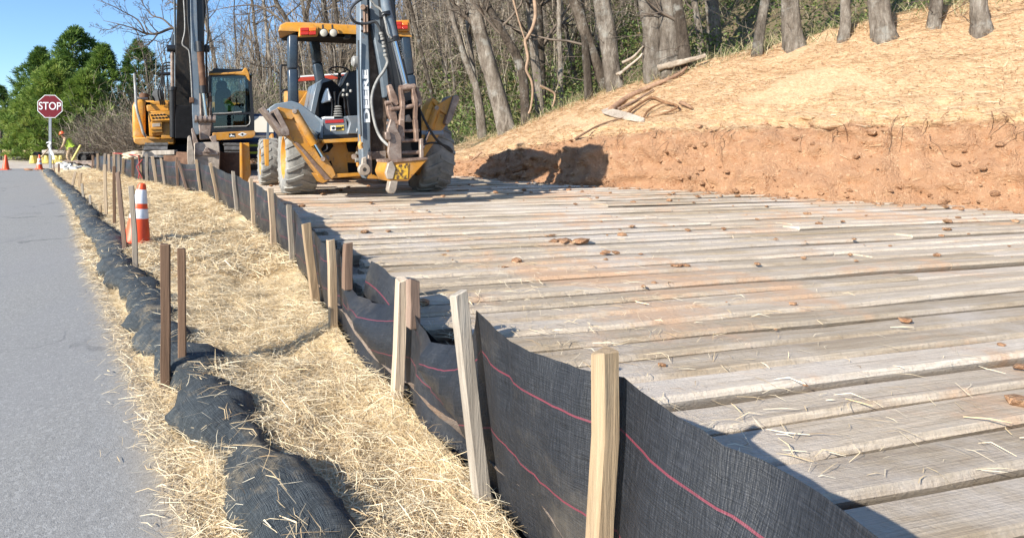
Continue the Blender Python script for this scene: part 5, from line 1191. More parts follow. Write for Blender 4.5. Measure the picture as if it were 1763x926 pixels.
for v in bm.verts:
    q = v.co.copy(); n_ = fbm(q.x, q.y, q.z, 1.6)*.3+abs(fbm(q.x, q.y, q.z, 4))*.25; q *= 1+n_; v.co = Vector((c_.x+q.x*.36, c_.y+q.y*.3, max(c_.z-.1+q.z*.14, c_.z-.2)))
me = bpy.data.meshes.new('burlap_heap'); bm.to_mesh(me); bm.free(); me.polygons.foreach_set('use_smooth', [True]*len(me.polygons)); tag(link('burlap_heap', me, None, M['burlap']), 'crumpled tan burlap heap behind the far fence, below the excavator', 'burlap heap')
t = thing('timber_baulk', 'pale square timber lying beside the burlap heap in front of the tracks', 'timber', P(254, 264, 15.95)); m_ = MB(); m_.bar((-.1, 0, 0), P(297, 262.5, 15.8)-P(254, 264, 15.95)+Vector((.1, 0, 0)), .2, .13); m_.build('baulk', M['stake_grey'], t, .015)
# dark service truck parked behind, mostly hidden
tp0 = P(425, 250, 19.2); tk = thing('service_truck', 'dark blue truck with yellow stripes parked behind, between excavator and backhoe', 'truck', (tp0.x, tp0.y, .33), R(6))
M['truck'] = NT('truck_paint').fin(C(.012, .018, .045), .3); M['stripe'] = NT('stripe_yellow').fin(C(.55, .62, .05), .5)
m_ = MB(); m_.prism([(0, .45), (0, 1.0), (.12, 1.12), (1.2, 1.25), (1.25, .4)], 0, -.98, .98); m_.prism([(1.2, .4), (1.2, 1.25), (1.75, 2.0), (3.2, 2.02), (3.3, 1.2), (5.4, 1.2), (5.4, .45)], 0, -.97, .97); m_.build('body', M['truck'], tk, .05, 40, True, 2)
for z in (.62, .86):
    m_ = MB(); m_.box((0, -.006, z), (1.9, .02, .07)); m_.build('stripe', M['stripe'], tk)
ws = MB(); ws.add([(-.85, 1.22, 1.32), (.85, 1.22, 1.32), (.75, 1.70, 1.93), (-.75, 1.70, 1.93), (-.85, 1.25, 1.30), (.85, 1.25, 1.30), (.75, 1.73, 1.91), (-.75, 1.73, 1.91)], [(0, 1, 2, 3), (7, 6, 5, 4), (0, 4, 5, 1), (1, 5, 6, 2), (2, 6, 7, 3), (3, 7, 4, 0)]); ws.build('windscreen', M['lamp'], tk, 0, 35, False)
for x in (-.9, .9):
    for y in (.85, 4.3):
        m_ = MB(); m_.lathe([(.2, -.1), (.38, -.12), (.4, -.08), (.4, .08), (.38, .12), (.2, .1)], (x, y, .4), 'x', 24); w_ = m_.build('wheel', M['rubber'], tk); m_ = MB(); m_.lathe([(0, -.09), (.22, -.09), (.22, .09), (0, .09)], (x, y, .4), 'x', 18); m_.build('rim', M['galv'], w_)
    m_ = MB(); m_.box((x*.8, -.01, .82), (.3, .05, .16)); m_.build('headlight', M['lamp'], tk, .015)
    m_ = MB(); m_.box((x*1.22, 1.35, 1.45), (.16, .1, .24)); m_.build('mirror', M['truck'], tk, .02)
M['rail_red'] = simple('rail_red', C(.45, .05, .02), .5, .15)
a, b = P(511, 137.5, 21), P(606, 131, 21.5); bt = thing('barrier_rail', 'red rail with a white top edge on tall posts behind the open cab', 'barrier', ((a+b)/2).to_tuple()[:2]+(H(*((a+b)/2).xy),))
o_ = Vector(bt.location); m_ = MB(); m_.bar(a-o_, b-o_, .05, .15); m_.build('rail', M['rail_red'], bt, .008); m_ = MB(); m_.bar(a-o_+Vector((0, 0, .1)), b-o_+Vector((0, 0, .1)), .06, .05); m_.build('top_edge', M['decal'], bt, .005)
for p_ in (a.lerp(b, .75), a.lerp(b, .98)): m_ = MB(); m_.bar(Vector((p_.x-o_.x, p_.y-o_.y+.06, -.4)), p_-o_+Vector((0, .06, 0)), .08, .08); m_.build('post', M['grey'], bt)
# ================================================================ wood lying on the bank
M['root'] = wood('root_bark', C(.14, .065, .03), C(.28, .14, .065), C(.4, .23, .12), 4); M['drift'] = wood('grey_stick', C(.25, .2, .15), C(.42, .34, .26), C(.55, .47, .38), 4)
def stick(name, label, pts, r, mat, cat='branch', lift=.03, grp=None):
    lift += .06; r *= 1.15; Y0_ = pts[0][1]
    q = [P(X, Y, crest_d(X, -.45)) if mat == 'drift' and Y < 150 else G(X, Y, 4) for X, Y in pts]; q = [Vector((p_.x, p_.y, H(p_.x, p_.y)+.12)) for p_ in q] if (mat == 'drift' and r > .05 and Y0_ < 141) else q; q = [p_+Vector((0, 0, lift+l_)) for p_, l_ in zip(q, [0]*len(q))]; q = cr(q, 5)
    rs = [r*(1-.55*i/len(q))*random.uniform(.85, 1.15) for i in range(len(q))]; m_ = MB(); m_.tube(q, rs, 8); o = m_.build(name, M[mat], None, 0, 60); return tag(o, label, cat, grp)
stick('fallen_branch', 'long reddish branch lying diagonally down the straw bank from the big trunks', [(1052, 197), (1062, 188), (1080, 175), (1105, 163), (1128, 153), (1148, 145), (1170, 134), (1182, 124)], .06, 'root')
stick('fallen_branch', 'thin dark stick just below the long reddish branch', [(1064, 195), (1090, 183), (1105, 174), (1125, 162)], .025, 'stake_brown')
stick('fallen_branch', 'thick grey branch curving out of the frame below the big trunks', [(1133, 139), (1150, 125), (1167, 113), (1185, 105), (1215, 97)], .07, 'drift', 'branch', .08)
stick('fallen_branch', 'second grey branch lying under the thick curved one', [(1150, 134), (1165, 122), (1185, 117), (1215, 110)], .05, 'drift', 'branch', .05)
stick('root_loop', 'looped brown root lying on the straw slope', [(1081, 203), (1090, 195), (1120, 177), (1140, 183), (1163, 190), (1166, 194), (1150, 202), (1130, 208), (1108, 214)], .03, 'root', 'root', .04)
stick('root_loop', 'thin inner root lying inside the looped brown root', [(1108, 212), (1118, 198), (1140, 188), (1160, 190)], .02, 'root', 'root', .05)
stick('fallen_branch', 'short brown stick at the right of the looped root', [(1172, 185), (1180, 188), (1191, 194)], .04, 'root')
stick('fallen_branch', 'pale stick along the top of the bank below the leaning trunk', [(866, 204), (880, 200), (905, 197), (930, 190), (955, 180), (985, 168)], .035, 'drift')
stick('fallen_branch', 'pale stick lying low on the crest near the broken stump', [(768, 238), (795, 230), (826, 226)], .04, 'drift')
stick('fallen_branch', 'thin stick lying across the bank above the dark hollow', [(990, 247), (1010, 235), (1030, 224), (1052, 216), (1075, 210)], .022, 'stake_brown')
stick('fallen_branch', 'stick poking from the cut at the left end of the bank', [(795, 295), (812, 282), (830, 268)], .03, 'root')
stick('fallen_branch', 'root lying at the foot of the cut between the two hollows', [(885, 308), (905, 300), (918, 290), (934, 281)], .05, 'root', 'branch', .1)
for i, pts in enumerate([[(1066, 140), (1080, 128), (1100, 112), (1106, 104)], [(1062, 147), (1078, 138), (1092, 126)], [(1072, 134), (1090, 125), (1108, 106)]]):
    stick('fallen_branch', ['upright pale twig leaning beside the double trunk, uppermost of three', 'lowest pale twig of the three beside the double trunk', 'middle pale twig of the three beside the double trunk'][i], pts, .035, 'drift', 'branch', .1+.1*i)
q = [G(X, Y, 5) for X, Y in ((1036, 199), (1112, 219))]; t = thing('weathered_board', 'broken pale grey board lying on the straw slope', 'board', q[0]+Vector((0, 0, .13)))
m_ = MB(); a_, b_ = Vector((0, 0, 0)), q[1]-q[0]; z_ = (b_-a_).normalized(); n_ = Vector((-.5, -.5, .75)).normalized(); y_ = n_.cross(z_).normalized(); L = (b_-a_).length
vs = [a_+z_*L*u+y_*v*.11+n_*h for u, v, h in ((0, -.1, 0), (.06, .9, 0), (.5, 1, 0), (.93, .5, 0), (1, -.3, 0), (.9, -.7, 0), (.4, -1, 0), (.1, -.8, 0))]; vs += [p_-n_*.03 for p_ in vs]
m_.add(vs, [tuple(range(8)), tuple(range(15, 7, -1))]+[(i, i+8, (i+1) % 8+8, (i+1) % 8) for i in range(8)]); m_.build('board', M['drift'], t, .006)
# ================================================================ woods
def bark(name, c1, c2, c3, sc=5):
    k = NT(name); p = k.pos(True); n = k.noise(p, sc, 9, .75, (1, 1, .35)); col = k.ramp(n, [(.32, c1), (.5, c2), (.66, c3)])
    li = k.step(k.noise(p, 2.3, 7, .7), .52, .66); col = k.mix(k.math('MULTIPLY', li, .6), col, C(.36, .35, .31))
    hs = k.n('ShaderNodeHueSaturation'); k.l(k.math('ADD', k.math('MULTIPLY', k.rand(), .5), .75), hs.inputs['Value']); k.l(col, hs.inputs['Color'])
    k.bump(k.math('ADD', k.noise(p, sc*5, 6, .8, (1, 1, .25)), k.noise(p, sc*2, 6, .7, (1, 1, .2))), 1.0, .07); return k.fin(hs.outputs[0], .95, 0, .2)
M['bark'] = bark('bark_grey', C(.065, .05, .038), C(.2, .165, .13), C(.38, .335, .28)); M['bark_dark'] = bark('bark_dark', C(.03, .022, .016), C(.095, .074, .056), C(.2, .165, .13))
M['twig'] = simple('twig', C(.13, .1, .075), .9, .35, 2, 0, 0, 40, True)
def tubes(name, chains, mat, parent, n_by_r=((.05, 8), (.015, 5), (0, 3))):
    """many tapered limbs in one mesh: chains = [(pts, r0, r1)]"""
    V = []; Fq = []; base = 0
    for pts, r0, r1 in chains:
        n = next(k_ for t_, k_ in n_by_r if r0 > t_); m = len(pts); A = np.array([tuple(p) for p in pts]); T = np.gradient(A, axis=0); T /= np.linalg.norm(T, axis=1)[:, None]+1e-9
        ref = np.array([.31, .9, .2]) if abs(T[0, 2]) > .8 else np.array([0, 0, 1.]); X_ = np.cross(T, ref); X_ /= np.linalg.norm(X_, axis=1)[:, None]+1e-9; Y_ = np.cross(T, X_)
        r = np.linspace(r0, r1, m)[:, None, None]; a = np.arange(n)*2*np.pi/n
        v = A[:, None]+r*(X_[:, None]*np.cos(a)[None, :, None]+Y_[:, None]*np.sin(a)[None, :, None]); V.append(v.reshape(-1, 3))
        idx = np.arange(m*n).reshape(m, n)+base; nx = np.roll(idx, -1, 1); Fq.append(np.stack([idx[:-1], nx[:-1], nx[1:], idx[1:]], -1).reshape(-1, 4)); base += m*n
    me = npmesh(name, np.concatenate(V), np.concatenate(Fq)); me.polygons.foreach_set('use_smooth', [True]*len(me.polygons)); return link(name, me, parent, mat)
def rv(s=1): return Vector((random.gauss(0, s), random.gauss(0, s), random.gauss(0, s)))
def limb(p, d, L, n, wob=.12, lift=.02):
    pts = [p.copy()]; d = d.normalized()
    for i in range(n): d = (d+rv(wob)+Vector((0, 0, lift))).normalized(); pts.append(pts[-1]+d*L/n)
    return pts
def twiggy(out, pts, r0, r1, lvl, dens=1.0, lo=.25, lf=.5):
    """side shoots along a limb, recursive"""
    out.append((pts, r0, r1))
    if lvl <= 0: return
    Ltot = sum((b-a).length for a, b in zip(pts, pts[1:])); k_ = max(2, int(dens*(3+2*lvl)))
    for i in range(k_):
        u = lo+(1-lo)*random.random(); f_ = u*(len(pts)-1); j = min(int(f_), len(pts)-2); p = pts[j].lerp(pts[j+1], f_-j); t = (pts[j+1]-pts[j]).normalized()
        sd = t.cross(rv()).normalized(); d = (t*random.uniform(.5, 1.1)+sd*random.uniform(.5, 1)).normalized(); L = Ltot*lf*random.uniform(.5, 1.1)*(1.15-u*.6); rr = (r0+(r1-r0)*u)*.6
        twiggy(out, limb(p, d, L, 4 if lvl > 1 else 3, .16, .05), max(rr, .004), max(rr*.3, .0025), lvl-1, dens, .2, lf)
def flare(pts, r0, r1): return pts
def trunk_mesh(name, pts, r0, r1, par, mat, n=14):
    V = []; m = len(pts); A = [Vector(p) for p in pts]
    for i, p in enumerate(A):
        t = (A[min(i+1, m-1)]-A[max(i-1, 0)]).normalized(); x = t.cross(Vector((0, 1, .01))).normalized(); y = t.cross(x); u = i/(m-1); r = r0+(r1-r0)*u; r *= 1+.3*math.exp(-u*m*.55)
        for j in range(n):
            a = 2*math.pi*j/n; q = p+(x*math.cos(a)+y*math.sin(a))*r; k_ = 1+.22*math.exp(-u*m*.6)*math.sin(a*4+p.x*5)+.13*fbm(q.x, q.y, q.z*.4, 3/max(r0, .1)*.25)+.1*fbm(q.x, q.y, q.z*.35, 14)+.05*math.sin(a*3+i*.2); V.append(p+(q-p)*k_)
    idx = np.arange(m*n).reshape(m, n); nx = np.roll(idx, -1, 1); f = np.stack([idx[:-1], nx[:-1], nx[1:], idx[1:]], -1).reshape(-1, 4)
    me = npmesh(name, [tuple(p) for p in V], f); me.polygons.foreach_set('use_smooth', [True]*len(f)); return link(name, me, par, M[mat])
ROOT = []
def photo_tree(label, Xb, Yb, Xt, Yt, wb, wt, top=9.0, mat='bark', d=None, lean=0, mid=None, br=7, grp=None, cat='tree', bend=.03):
    if d == 'c': d = crest_d(Xb, -.15)
    g = G(Xb, Yb, 6) if d is None else P(Xb, Yb, d)
    if d is not None: g.z = H(g.x, g.y)
    dd = g.y; r0 = wb/F*dd/2; r1 = wt/F*dd/2; t = P(Xt, Yt, dd+lean)
    root = thing('bare_tree', label, cat, g, 0, grp); o = Vector(g)
    key = [Vector((0, 0, -.25))]; 
    if mid: key += [P(x_, y_, dd)-o for x_, y_ in mid]
    key += [t-o]; dirn = (key[-1]-key[-2]).normalized(); rem = max(1.5, top-(t-o).z); key += [t-o+(dirn+Vector((random.uniform(-.1, .1), 0, .15))).normalized()*rem*.5, t-o+(dirn+Vector((random.uniform(-.2, .2), 0, .35))).normalized()*rem]
    pts = cr(key, 9); pts = [p+Vector((fbm(i*.3, Xb, 0, .7), fbm(i*.3, Xb, 9, .7), 0))*bend*min(1, i/4) for i, p in enumerate(pts)]
    L0 = (t-o).length; zr = max(r0*.18, .015); m = len(pts)
    rt = r0+(r1-r0)*(key[-1]-key[0]).length/max(.5, L0); rt = max(rt, r0*.22)
    trunk_mesh('trunk', pts, r0, max(rt, .02), root, mat, 14 if wb > 12 else 9)
    out = []
    for i in range(br):
        u = random.uniform(.3, .97); j = int(u*(m-2)); p = pts[j]; a = random.uniform(0, 6.28); rr = (r0+(rt-r0)*u)*.42
        twiggy(out, limb(p, Vector((math.cos(a), math.sin(a), .5+.5*random.random())), random.uniform(1.2, 3.2), 6, .14, .05), max(rr, .012), .006, 2, 1.0)
    for i in range(br):       # fine epicormic shoots lower down
        u = random.uniform(.08, .5); j = int(u*(m-2)); a = random.uniform(0, 6.28); out.append((limb(pts[j], Vector((math.cos(a), math.sin(a), .35)), random.uniform(.4, 1.5), 4, .25, .03), .009, .003))
    tubes('crown', out, M['twig'], root); return root
photo_tree('huge rough grey trunk at the bank top, left one of a close pair', 1126, 118, 1116, 0, 29, 29, 9, 'bark', 'c', 0, None, 6)
photo_tree('thickest pale rough trunk at the bank top, right one of a close pair', 1154, 122, 1147, 0, 36, 29, 9, 'bark', 'c', 0, None, 6)
photo_tree('dark leaning trunk just right of the thick close pair', 1183, 103, 1164, 0, 21, 14, 9, 'bark_dark', 'c')
photo_tree('thick grey trunk leaning left, joined low by a slanting limb', 1061, 132, 1034, 0, 27, 27, 9, 'bark', 'c')
photo_tree('slanting limb-like trunk growing left out of the thick leaning one', 1050, 100, 989, 0, 15, 18, 8, 'bark_dark', 15.0)
photo_tree('slim vine-hung trunk behind the thick leaning one', 1015, 147, 1004, 40, 15, 12, 9, 'bark_dark', 'c')
photo_tree('dominant leaning trunk with pale patches in the middle of the woods edge', 877, 201, 813, 0, 29, 17, 9, 'bark', 'c')
photo_tree('dark trunk behind the dominant leaning one, crossing it high up', 907, 196, 834, 0, 16, 14, 10, 'bark_dark', 'c', 0, [(898, 120), (868, 60)])
photo_tree('forked pale stem at the lower left end of the bank', 833, 217, 771, 0, 15, 7, 9, 'bark', 'c', 0, [(822, 160), (797, 90)])
photo_tree('upright stem fused to the forked pale stem', 829, 200, 806, 40, 9, 7, 8, 'bark', crest_d(829, .1))
photo_tree('straight mid-distance trunk behind the hanging vine', 934, 150, 912, 0, 15, 14, 12, 'bark', 19.0)
photo_tree('slim pale trunk between two darker ones right of the vine', 968, 150, 963, 0, 8, 8, 12, 'bark', 18.5)
photo_tree('slender grey trunk just right of the vine', 950, 118, 934, 0, 6, 6, 12, 'bark')
photo_tree('slanted thin trunk rising over the dominant leaning one', 889, 110, 861, 0, 9, 6, 12, 'bark')
photo_tree('broken short trunk on the slope left of the forked stem', 774, 158, 763, 105, 9, 7, 3.2, 'bark', None, 0, None, 3)
photo_tree('thin dead trunk slanting down to the broken trunk', 764, 118, 712, 30, 6, 5, 6, 'bark_dark', 24)
photo_tree('bare trunk right of the loader canopy reaching the sky', 722, 160, 700, 0, 8, 6, 14, 'bark_dark', 30)
photo_tree('pair of bare stems seen through the open cab, left one', 553, 150, 520, 0, 7, 5, 14, 'bark_dark', 34)
photo_tree('pair of bare stems seen through the open cab, right one', 590, 145, 556, 0, 8, 6, 14, 'bark_dark', 32)
photo_tree('leaning bare trunk above the yellow canopy', 608, 150, 575, 0, 9, 6, 14, 'bark_dark', 28)
photo_tree('bare tree against blue sky left of the loader canopy', 474, 130, 456, 20, 6, 5, 13, 'bark', 40, 0, None, 12)
photo_tree('crooked bare trunk leaning right behind the excavator cab', 398, 150, 362, 70, 6, 5, 11, 'bark_dark', 40, 0, None, 8)
for (X, Yb, Xt, w, lab) in ((1232, 96, 1222, 22, 'grey trunk at the bank top just beyond the thick grey branch'), (1300, 92, 1322, 16, 'slim right-leaning trunk at the bank top above the straw'), (1368, 80, 1352, 30, 'broad rough trunk with a low fork on the right bank'), (1450, 72, 1465, 17, 'dark trunk between two broad ones on the right bank'), (1525, 68, 1498, 33, 'broadest trunk on the far right bank'), (1602, 55, 1622, 20, 'grey leaning trunk near the right frame edge'), (1690, 48, 1672, 26, 'last thick trunk before the right frame edge')):
    photo_tree(lab, X, Yb, Xt, -70, w, w*.85, 9, 'bark', None, 0, None, 6)
# bare tree whose limbs reach left over the pines, trunk behind the excavator boom
g = P(334, 240, 26); g.z = H(g.x, g.y); rt = thing('bare_tree', 'spreading bare tree behind the excavator boom, limbs reaching left over the pines', 'tree', g); o = Vector(g)
def pp(*a): return [P(X, Y, d)-o for X, Y, d in a]
tr = cr([Vector((0, 0, -.2))]+pp((332, 150, 26), (322, 70, 26), (318, 0, 26), (310, -60, 26)), 8); trunk_mesh('trunk', tr, .2, .09, rt, 'bark_dark')
out = []
for pts, r in ((pp((322, 60, 26), (298, 49, 26), (272, 58, 25.7), (250, 58, 25.5), (232, 50, 25.2), (205, 42, 25), (178, 36, 25)), .075), (pp((298, 49, 26), (280, 33, 26), (262, 27, 26), (248, 10, 26), (238, -8, 26)), .05), (pp((250, 58, 25.5), (238, 36, 25.5), (215, 22, 25.3), (188, 8, 25), (165, 0, 25)), .04), (pp((320, 20, 26), (296, 5, 26.3), (275, -10, 26.5)), .05), (pp((272, 58, 25.7), (258, 75, 25), (235, 84, 25), (215, 88, 24.8)), .035), (pp((300, 50, 26), (290, 75, 26), (275, 95, 26), (268, 108, 26)), .03), (pp((318, 30, 26), (345, 10, 26), (372, -5, 26), (400, -8, 26)), .05), (pp((205, 42, 25), (185, 52, 25), (160, 46, 25)), .02), (pp((330, 100, 26), (350, 80, 26.5), (378, 62, 27), (405, 40, 27)), .04)):
    twiggy(out, cr(pts, 4), r, .008, 3, 1.25, .1, .38)
tubes('crown', out, M['twig'], rt)
g = P(520, 220, 38); g.z = H(g.x, g.y); rt = thing('bare_tree', 'spreading bare tree whose limbs cross the blue sky above the loader', 'tree', g); o = Vector(g)
tr = cr([Vector((0, 0, -.2))]+pp((515, 120, 38), (500, 50, 38), (478, 10, 38), (455, -40, 38)), 8); trunk_mesh('trunk', tr, .26, .1, rt, 'bark_dark')
out = []
for pts, r in ((pp((500, 50, 38), (470, 25, 38), (440, 10, 38), (400, 12, 38), (360, 20, 38)), .09), (pp((478, 10, 38), (450, 16, 38), (420, 26, 38), (385, 22, 38)), .06), (pp((510, 90, 38), (540, 40, 38), (560, 10, 38), (590, -30, 38)), .09), (pp((490, 30, 38), (520, 5, 38), (550, -20, 38)), .07), (pp((470, 25, 38), (445, 40, 38), (420, 35, 38)), .04)):
    twiggy(out, cr(pts, 4), r, .012, 3, 1.1, .1, .4)
tubes('crown', out, M['twig'], rt)
# hanging vines
M['vine'] = simple('vine', C(.3, .2, .13), .9, .25, 6)
for lab, pts, r in (('thick pale vine hanging in a bow in front of the mid-distance trunk', [(917, -20, 15.5), (922, 20, 15.5), (918, 45, 15.5), (908, 65, 15.5), (904, 72, 15.5), (909, 100, 15.5), (906, 120, 15.5), (915, 140, 15.5), (917, 160, 15.5), (914, 185, 15.5), (910, 196, 15.5)], .05), ('thin looped vine at the foot of the mid-distance trunk', [(930, 148, 15.5), (945, 155, 15.5), (955, 162, 15.5), (954, 175, 15.5), (951, 184, 15.5)], .035), ('straight thin vine running down to the bow of the thick one', [(881, -10, 15.6), (893, 35, 15.6), (904, 70, 15.55)], .03)):
    q = cr([P(*p) for p in pts], 5); m_ = MB(); m_.tube(q, [r*(1-.5*i/len(q)) for i in range(len(q))], 7); tag(m_.build('vine', M['vine'], None, 0, 60), lab, 'vine')
# ---- hillside trees: six grown kinds, copied
def bare_proto(h, r, mat):
    root = thing('bare_tree', None, 'tree'); pts = limb(Vector((0, 0, -.3)), Vector((random.uniform(-.18, .18), random.uniform(-.1, .1), 1)), h, 10, .06, .05); tubes('trunk', [(pts, r, r*.2)], M[mat], root); out = []
    for i in range(int(h*1.5)):
        u = random.uniform(.22, .98); j = int(u*9); a = random.uniform(0, 6.28)
        twiggy(out, limb(pts[j], Vector((math.cos(a), math.sin(a), .4+.7*random.random())), h*random.uniform(.14, .32)*(1.25-u*.6), 5, .14, .05), max(r*(1-u)*.5, .02), .008, 2, 1.0)
    tubes('crown', out, M['twig'], root, ((.05, 6), (.02, 4), (0, 3))); return root
kinds = ['slim bare grey tree in the woods on the hillside behind', 'tall bare dark tree in the woods on the hillside behind', 'low spreading bare tree in the woods on the hillside behind', 'bare grey tree with a leaning stem on the hillside behind']
prot = [bare_proto(11, .13, 'bark'), bare_proto(14, .17, 'bark_dark'), bare_proto(7.5, .1, 'bark'), bare_proto(10, .12, 'bark')]
cnt = [0]*4; spots = []
tries = 0
while len(spots) < 130 and tries < 6000:
    tries += 1; d = random.uniform(17, 62); X = random.uniform(255, 1760); x = (X-CX)/F*d; a, b = ab(x, d); s = a-float(np.interp(b, fb, fa))
    if s < crd(b)+1.2 or s > 42 or d < 17: continue
    if any((x-p[0])**2+(d-p[1])**2 < 2.2 for p in spots): continue
    spots.append((x, d))
for i, (x, y) in enumerate(spots):
    k_ = i % 4; o = prot[k_] if cnt[k_] == 0 else copy_tree(prot[k_]); cnt[k_] += 1
    o.location = (x, y, H(x, y)); o.rotation_euler = (random.uniform(-.12, .12), random.uniform(-.12, .12), random.uniform(0, 6.28)); s = random.uniform(.65, 1.2); o.scale = (s, s, s)
    o['label'] = kinds[k_]; o['group'] = ('slim grey hillside trees', 'tall dark hillside trees', 'low spreading hillside trees', 'leaning grey hillside trees')[k_]
# ---- brush and undergrowth (stuff)
k = NT('brush_twig'); at = k.attr('rnd').outputs['Fac']; M['brush'] = k.fin(k.ramp(at, [(0, C(.07, .052, .04)), (.4, C(.17, .135, .1)), (.75, C(.28, .23, .175)), (1, C(.4, .34, .26))]), .9, 0, .2)
def ribbons(name, P0, Dr, L, w, mat, segs=3, droop=.25, wig=.12, parent=None, kind='stuff'):
    n = len(P0); P0 = np.asarray(P0, float); Dr = np.asarray(Dr, float); Dr /= np.linalg.norm(Dr, axis=1)[:, None]; L = np.asarray(L)[:, None]; cur = P0.copy(); d = Dr.copy(); rows = []
    sd = np.cross(d, rng.normal(0, 1, (n, 3))); sd /= np.linalg.norm(sd, axis=1)[:, None]+1e-9
    for s in range(segs+1):
        ww = w*(1-.75*s/segs); rows.append(cur-sd*ww[:, None]); rows.append(cur+sd*ww[:, None]); d = d+rng.normal(0, wig, (n, 3)); d[:, 2] -= droop*s/segs; d /= np.linalg.norm(d, axis=1)[:, None]; cur = cur+d*L/segs
    V = np.stack(rows, 1).reshape(-1, 3); b = (np.arange(n)*(2*segs+2))[:, None]; f = np.concatenate([b+[2*s, 2*s+1, 2*s+3, 2*s+2] for s in range(segs)], 0); r = rng.random(n)
    me = npmesh(name, V, f, {'rnd': ('FACE', 'FLOAT', np.tile(r, segs))}); o = link(name, me, parent, mat)
    if kind: o['kind'] = kind
    return o
def hill_pts(n, smin, smax, pw=1.4, bmin=-9, bmax=50):
    out = []
    while len(out) < n:
        b = bmin+(bmax-bmin)*random.random()**1.25; s = crd(b)+smin+(smax-smin)*random.random()**pw; A = float(np.interp(b, fb, fa)); a = A+s; x, y = N_[0]*a+M_[0]*b, N_[1]*a+M_[1]*b
        if y < 9 or abs((x)/y-.26) > .95: continue
        out.append((x, y, bank_z(s, b, x, y)))
    return out
hp = hill_pts(20000, 3.5, 42, 1.0); n = len(hp); dr = rng.normal(0, .55, (n, 3)); dr[:, 2] = np.abs(dr[:, 2])+.55
yy = np.array(hp)[:, 1]; ribbons('brush', np.array(hp)-[0, 0, .05], dr, rng.uniform(.5, 1.0, n)*np.clip(yy/14, .8, 3.4), rng.uniform(.003, .008, n)*np.clip(yy/20, .7, 2.5), M['brush'])
k = NT('leaf'); at = k.attr('rnd').outputs['Fac']; col = k.ramp(at, [(0, C(.04, .075, .018)), (.35, C(.1, .15, .035)), (.7, C(.17, .21, .06)), (.9, C(.24, .24, .09)), (1, C(.28, .2, .1))])
tl = k.n('ShaderNodeBsdfTranslucent'); k.l(col, tl.inputs[0]); ad = k.n('ShaderNodeMixShader'); ad.inputs[0].default_value = .3; k.l(k.b.outputs[0], ad.inputs[1]); k.l(tl.outputs[0], ad.inputs[2]); k.l(ad.outputs[0], k.out.inputs[0]); M['leaf'] = k.fin(col, .6, 0, .3)
def leaves(name, P0, size, mat, parent=None, kind='stuff', aspect=.45, r=None):
    n = len(P0); P0 = np.asarray(P0, float); a = rng.normal(0, 1, (n, 3)); a /= np.linalg.norm(a, axis=1)[:, None]; b = np.cross(a, rng.normal(0, 1, (n, 3))); b /= np.linalg.norm(b, axis=1)[:, None]
    sz = (rng.uniform(.6, 1.3, n)*size)[:, None]; V = np.stack([P0-a*sz, P0+b*sz*aspect, P0+a*sz, P0-b*sz*aspect], 1).reshape(-1, 3); f = np.arange(4*n).reshape(n, 4)
    me = npmesh(name, V, f, {'rnd': ('FACE', 'FLOAT', rng.random(n) if r is None else r)}); o = link(name, me, parent, mat)
    if kind: o['kind'] = kind
    return o
cl = hill_pts(1700, 1.3, 34, 1.15, -9, 44); LP = []
for c in cl:
    if fbm(c[0], c[1], 4, .16) < -.25: continue
    k_ = random.randint(50, 130); rx, rz = random.uniform(.4, 1.1), random.uniform(.5, 1.6); dist = c[1]/18
    q = rng.normal(0, 1, (k_, 3))*[rx*.6, rx*.6, rz*.5]*max(.8, min(dist, 2)); q[:, 2] = np.abs(q[:, 2])+.05; LP.append(q+np.array(c))
LP = np.concatenate(LP); leaves('undergrowth', LP, .05*np.clip(LP[:, 1]/16, .8, 2.2), M['leaf'])
gp = hill_pts(6500, -.6, 2.2, 1, -8, 18); n = len(gp); dr = rng.normal(0, .5, (n, 3)); dr[:, 2] = 1; k = NT('grass_blade'); at = k.attr('rnd').outputs['Fac']; M['grass'] = k.fin(k.ramp(at, [(0, C(.05, .085, .018)), (.35, C(.1, .13, .04)), (.55, C(.3, .25, .14)), (1, C(.5, .42, .26))]), .8, 0, .2)
ribbons('grass', gp, dr, rng.uniform(.1, .4, n), rng.uniform(.003, .007, n), M['grass'], 2, .6)
# ---- saplings: a mass of thin stems with side twigs up the slope
hp = hill_pts(3600, 7, 46, 1.0); n = len(hp); dr = rng.normal(0, .22, (n, 3)); dr[:, 2] = 1; Ls = rng.uniform(2.5, 7.5, n); yy = np.array(hp)[:, 1]
ribbons('saplings', np.array(hp)-[0, 0, .1], dr, Ls, rng.uniform(.006, .015, n)*np.clip(yy/20, .8, 2.2), M['brush'], 5, .02, .07)
i_ = rng.integers(0, n, 30000); hp2 = np.array(hp)[i_]+dr[i_]/np.linalg.norm(dr[i_], axis=1)[:, None]*(Ls[i_]*rng.uniform(.25, 1, 30000))[:, None]; d2 = rng.normal(0, 1, (30000, 3)); d2[:, 2] = np.abs(d2[:, 2])*.8
ribbons('saplings', hp2, d2, rng.uniform(.5, 1.7, 30000), rng.uniform(.003, .007, 30000)*np.clip(yy[i_]/20, .8, 2.2), M['brush'], 3, .05, .14)
hp = hill_pts(11000, .5, 36, 1.0, 13, 44); n = len(hp); dr = rng.normal(0, .5, (n, 3)); dr[:, 2] = np.abs(dr[:, 2])+.5; yy = np.array(hp)[:, 1]
ribbons('brush', np.array(hp)-[0, 0, .05], dr, rng.uniform(.7, 2.2, n)*np.clip(yy/22, .8, 2.4), rng.uniform(.004, .009, n)*np.clip(yy/22, .8, 2), M['brush'], 4, .15)
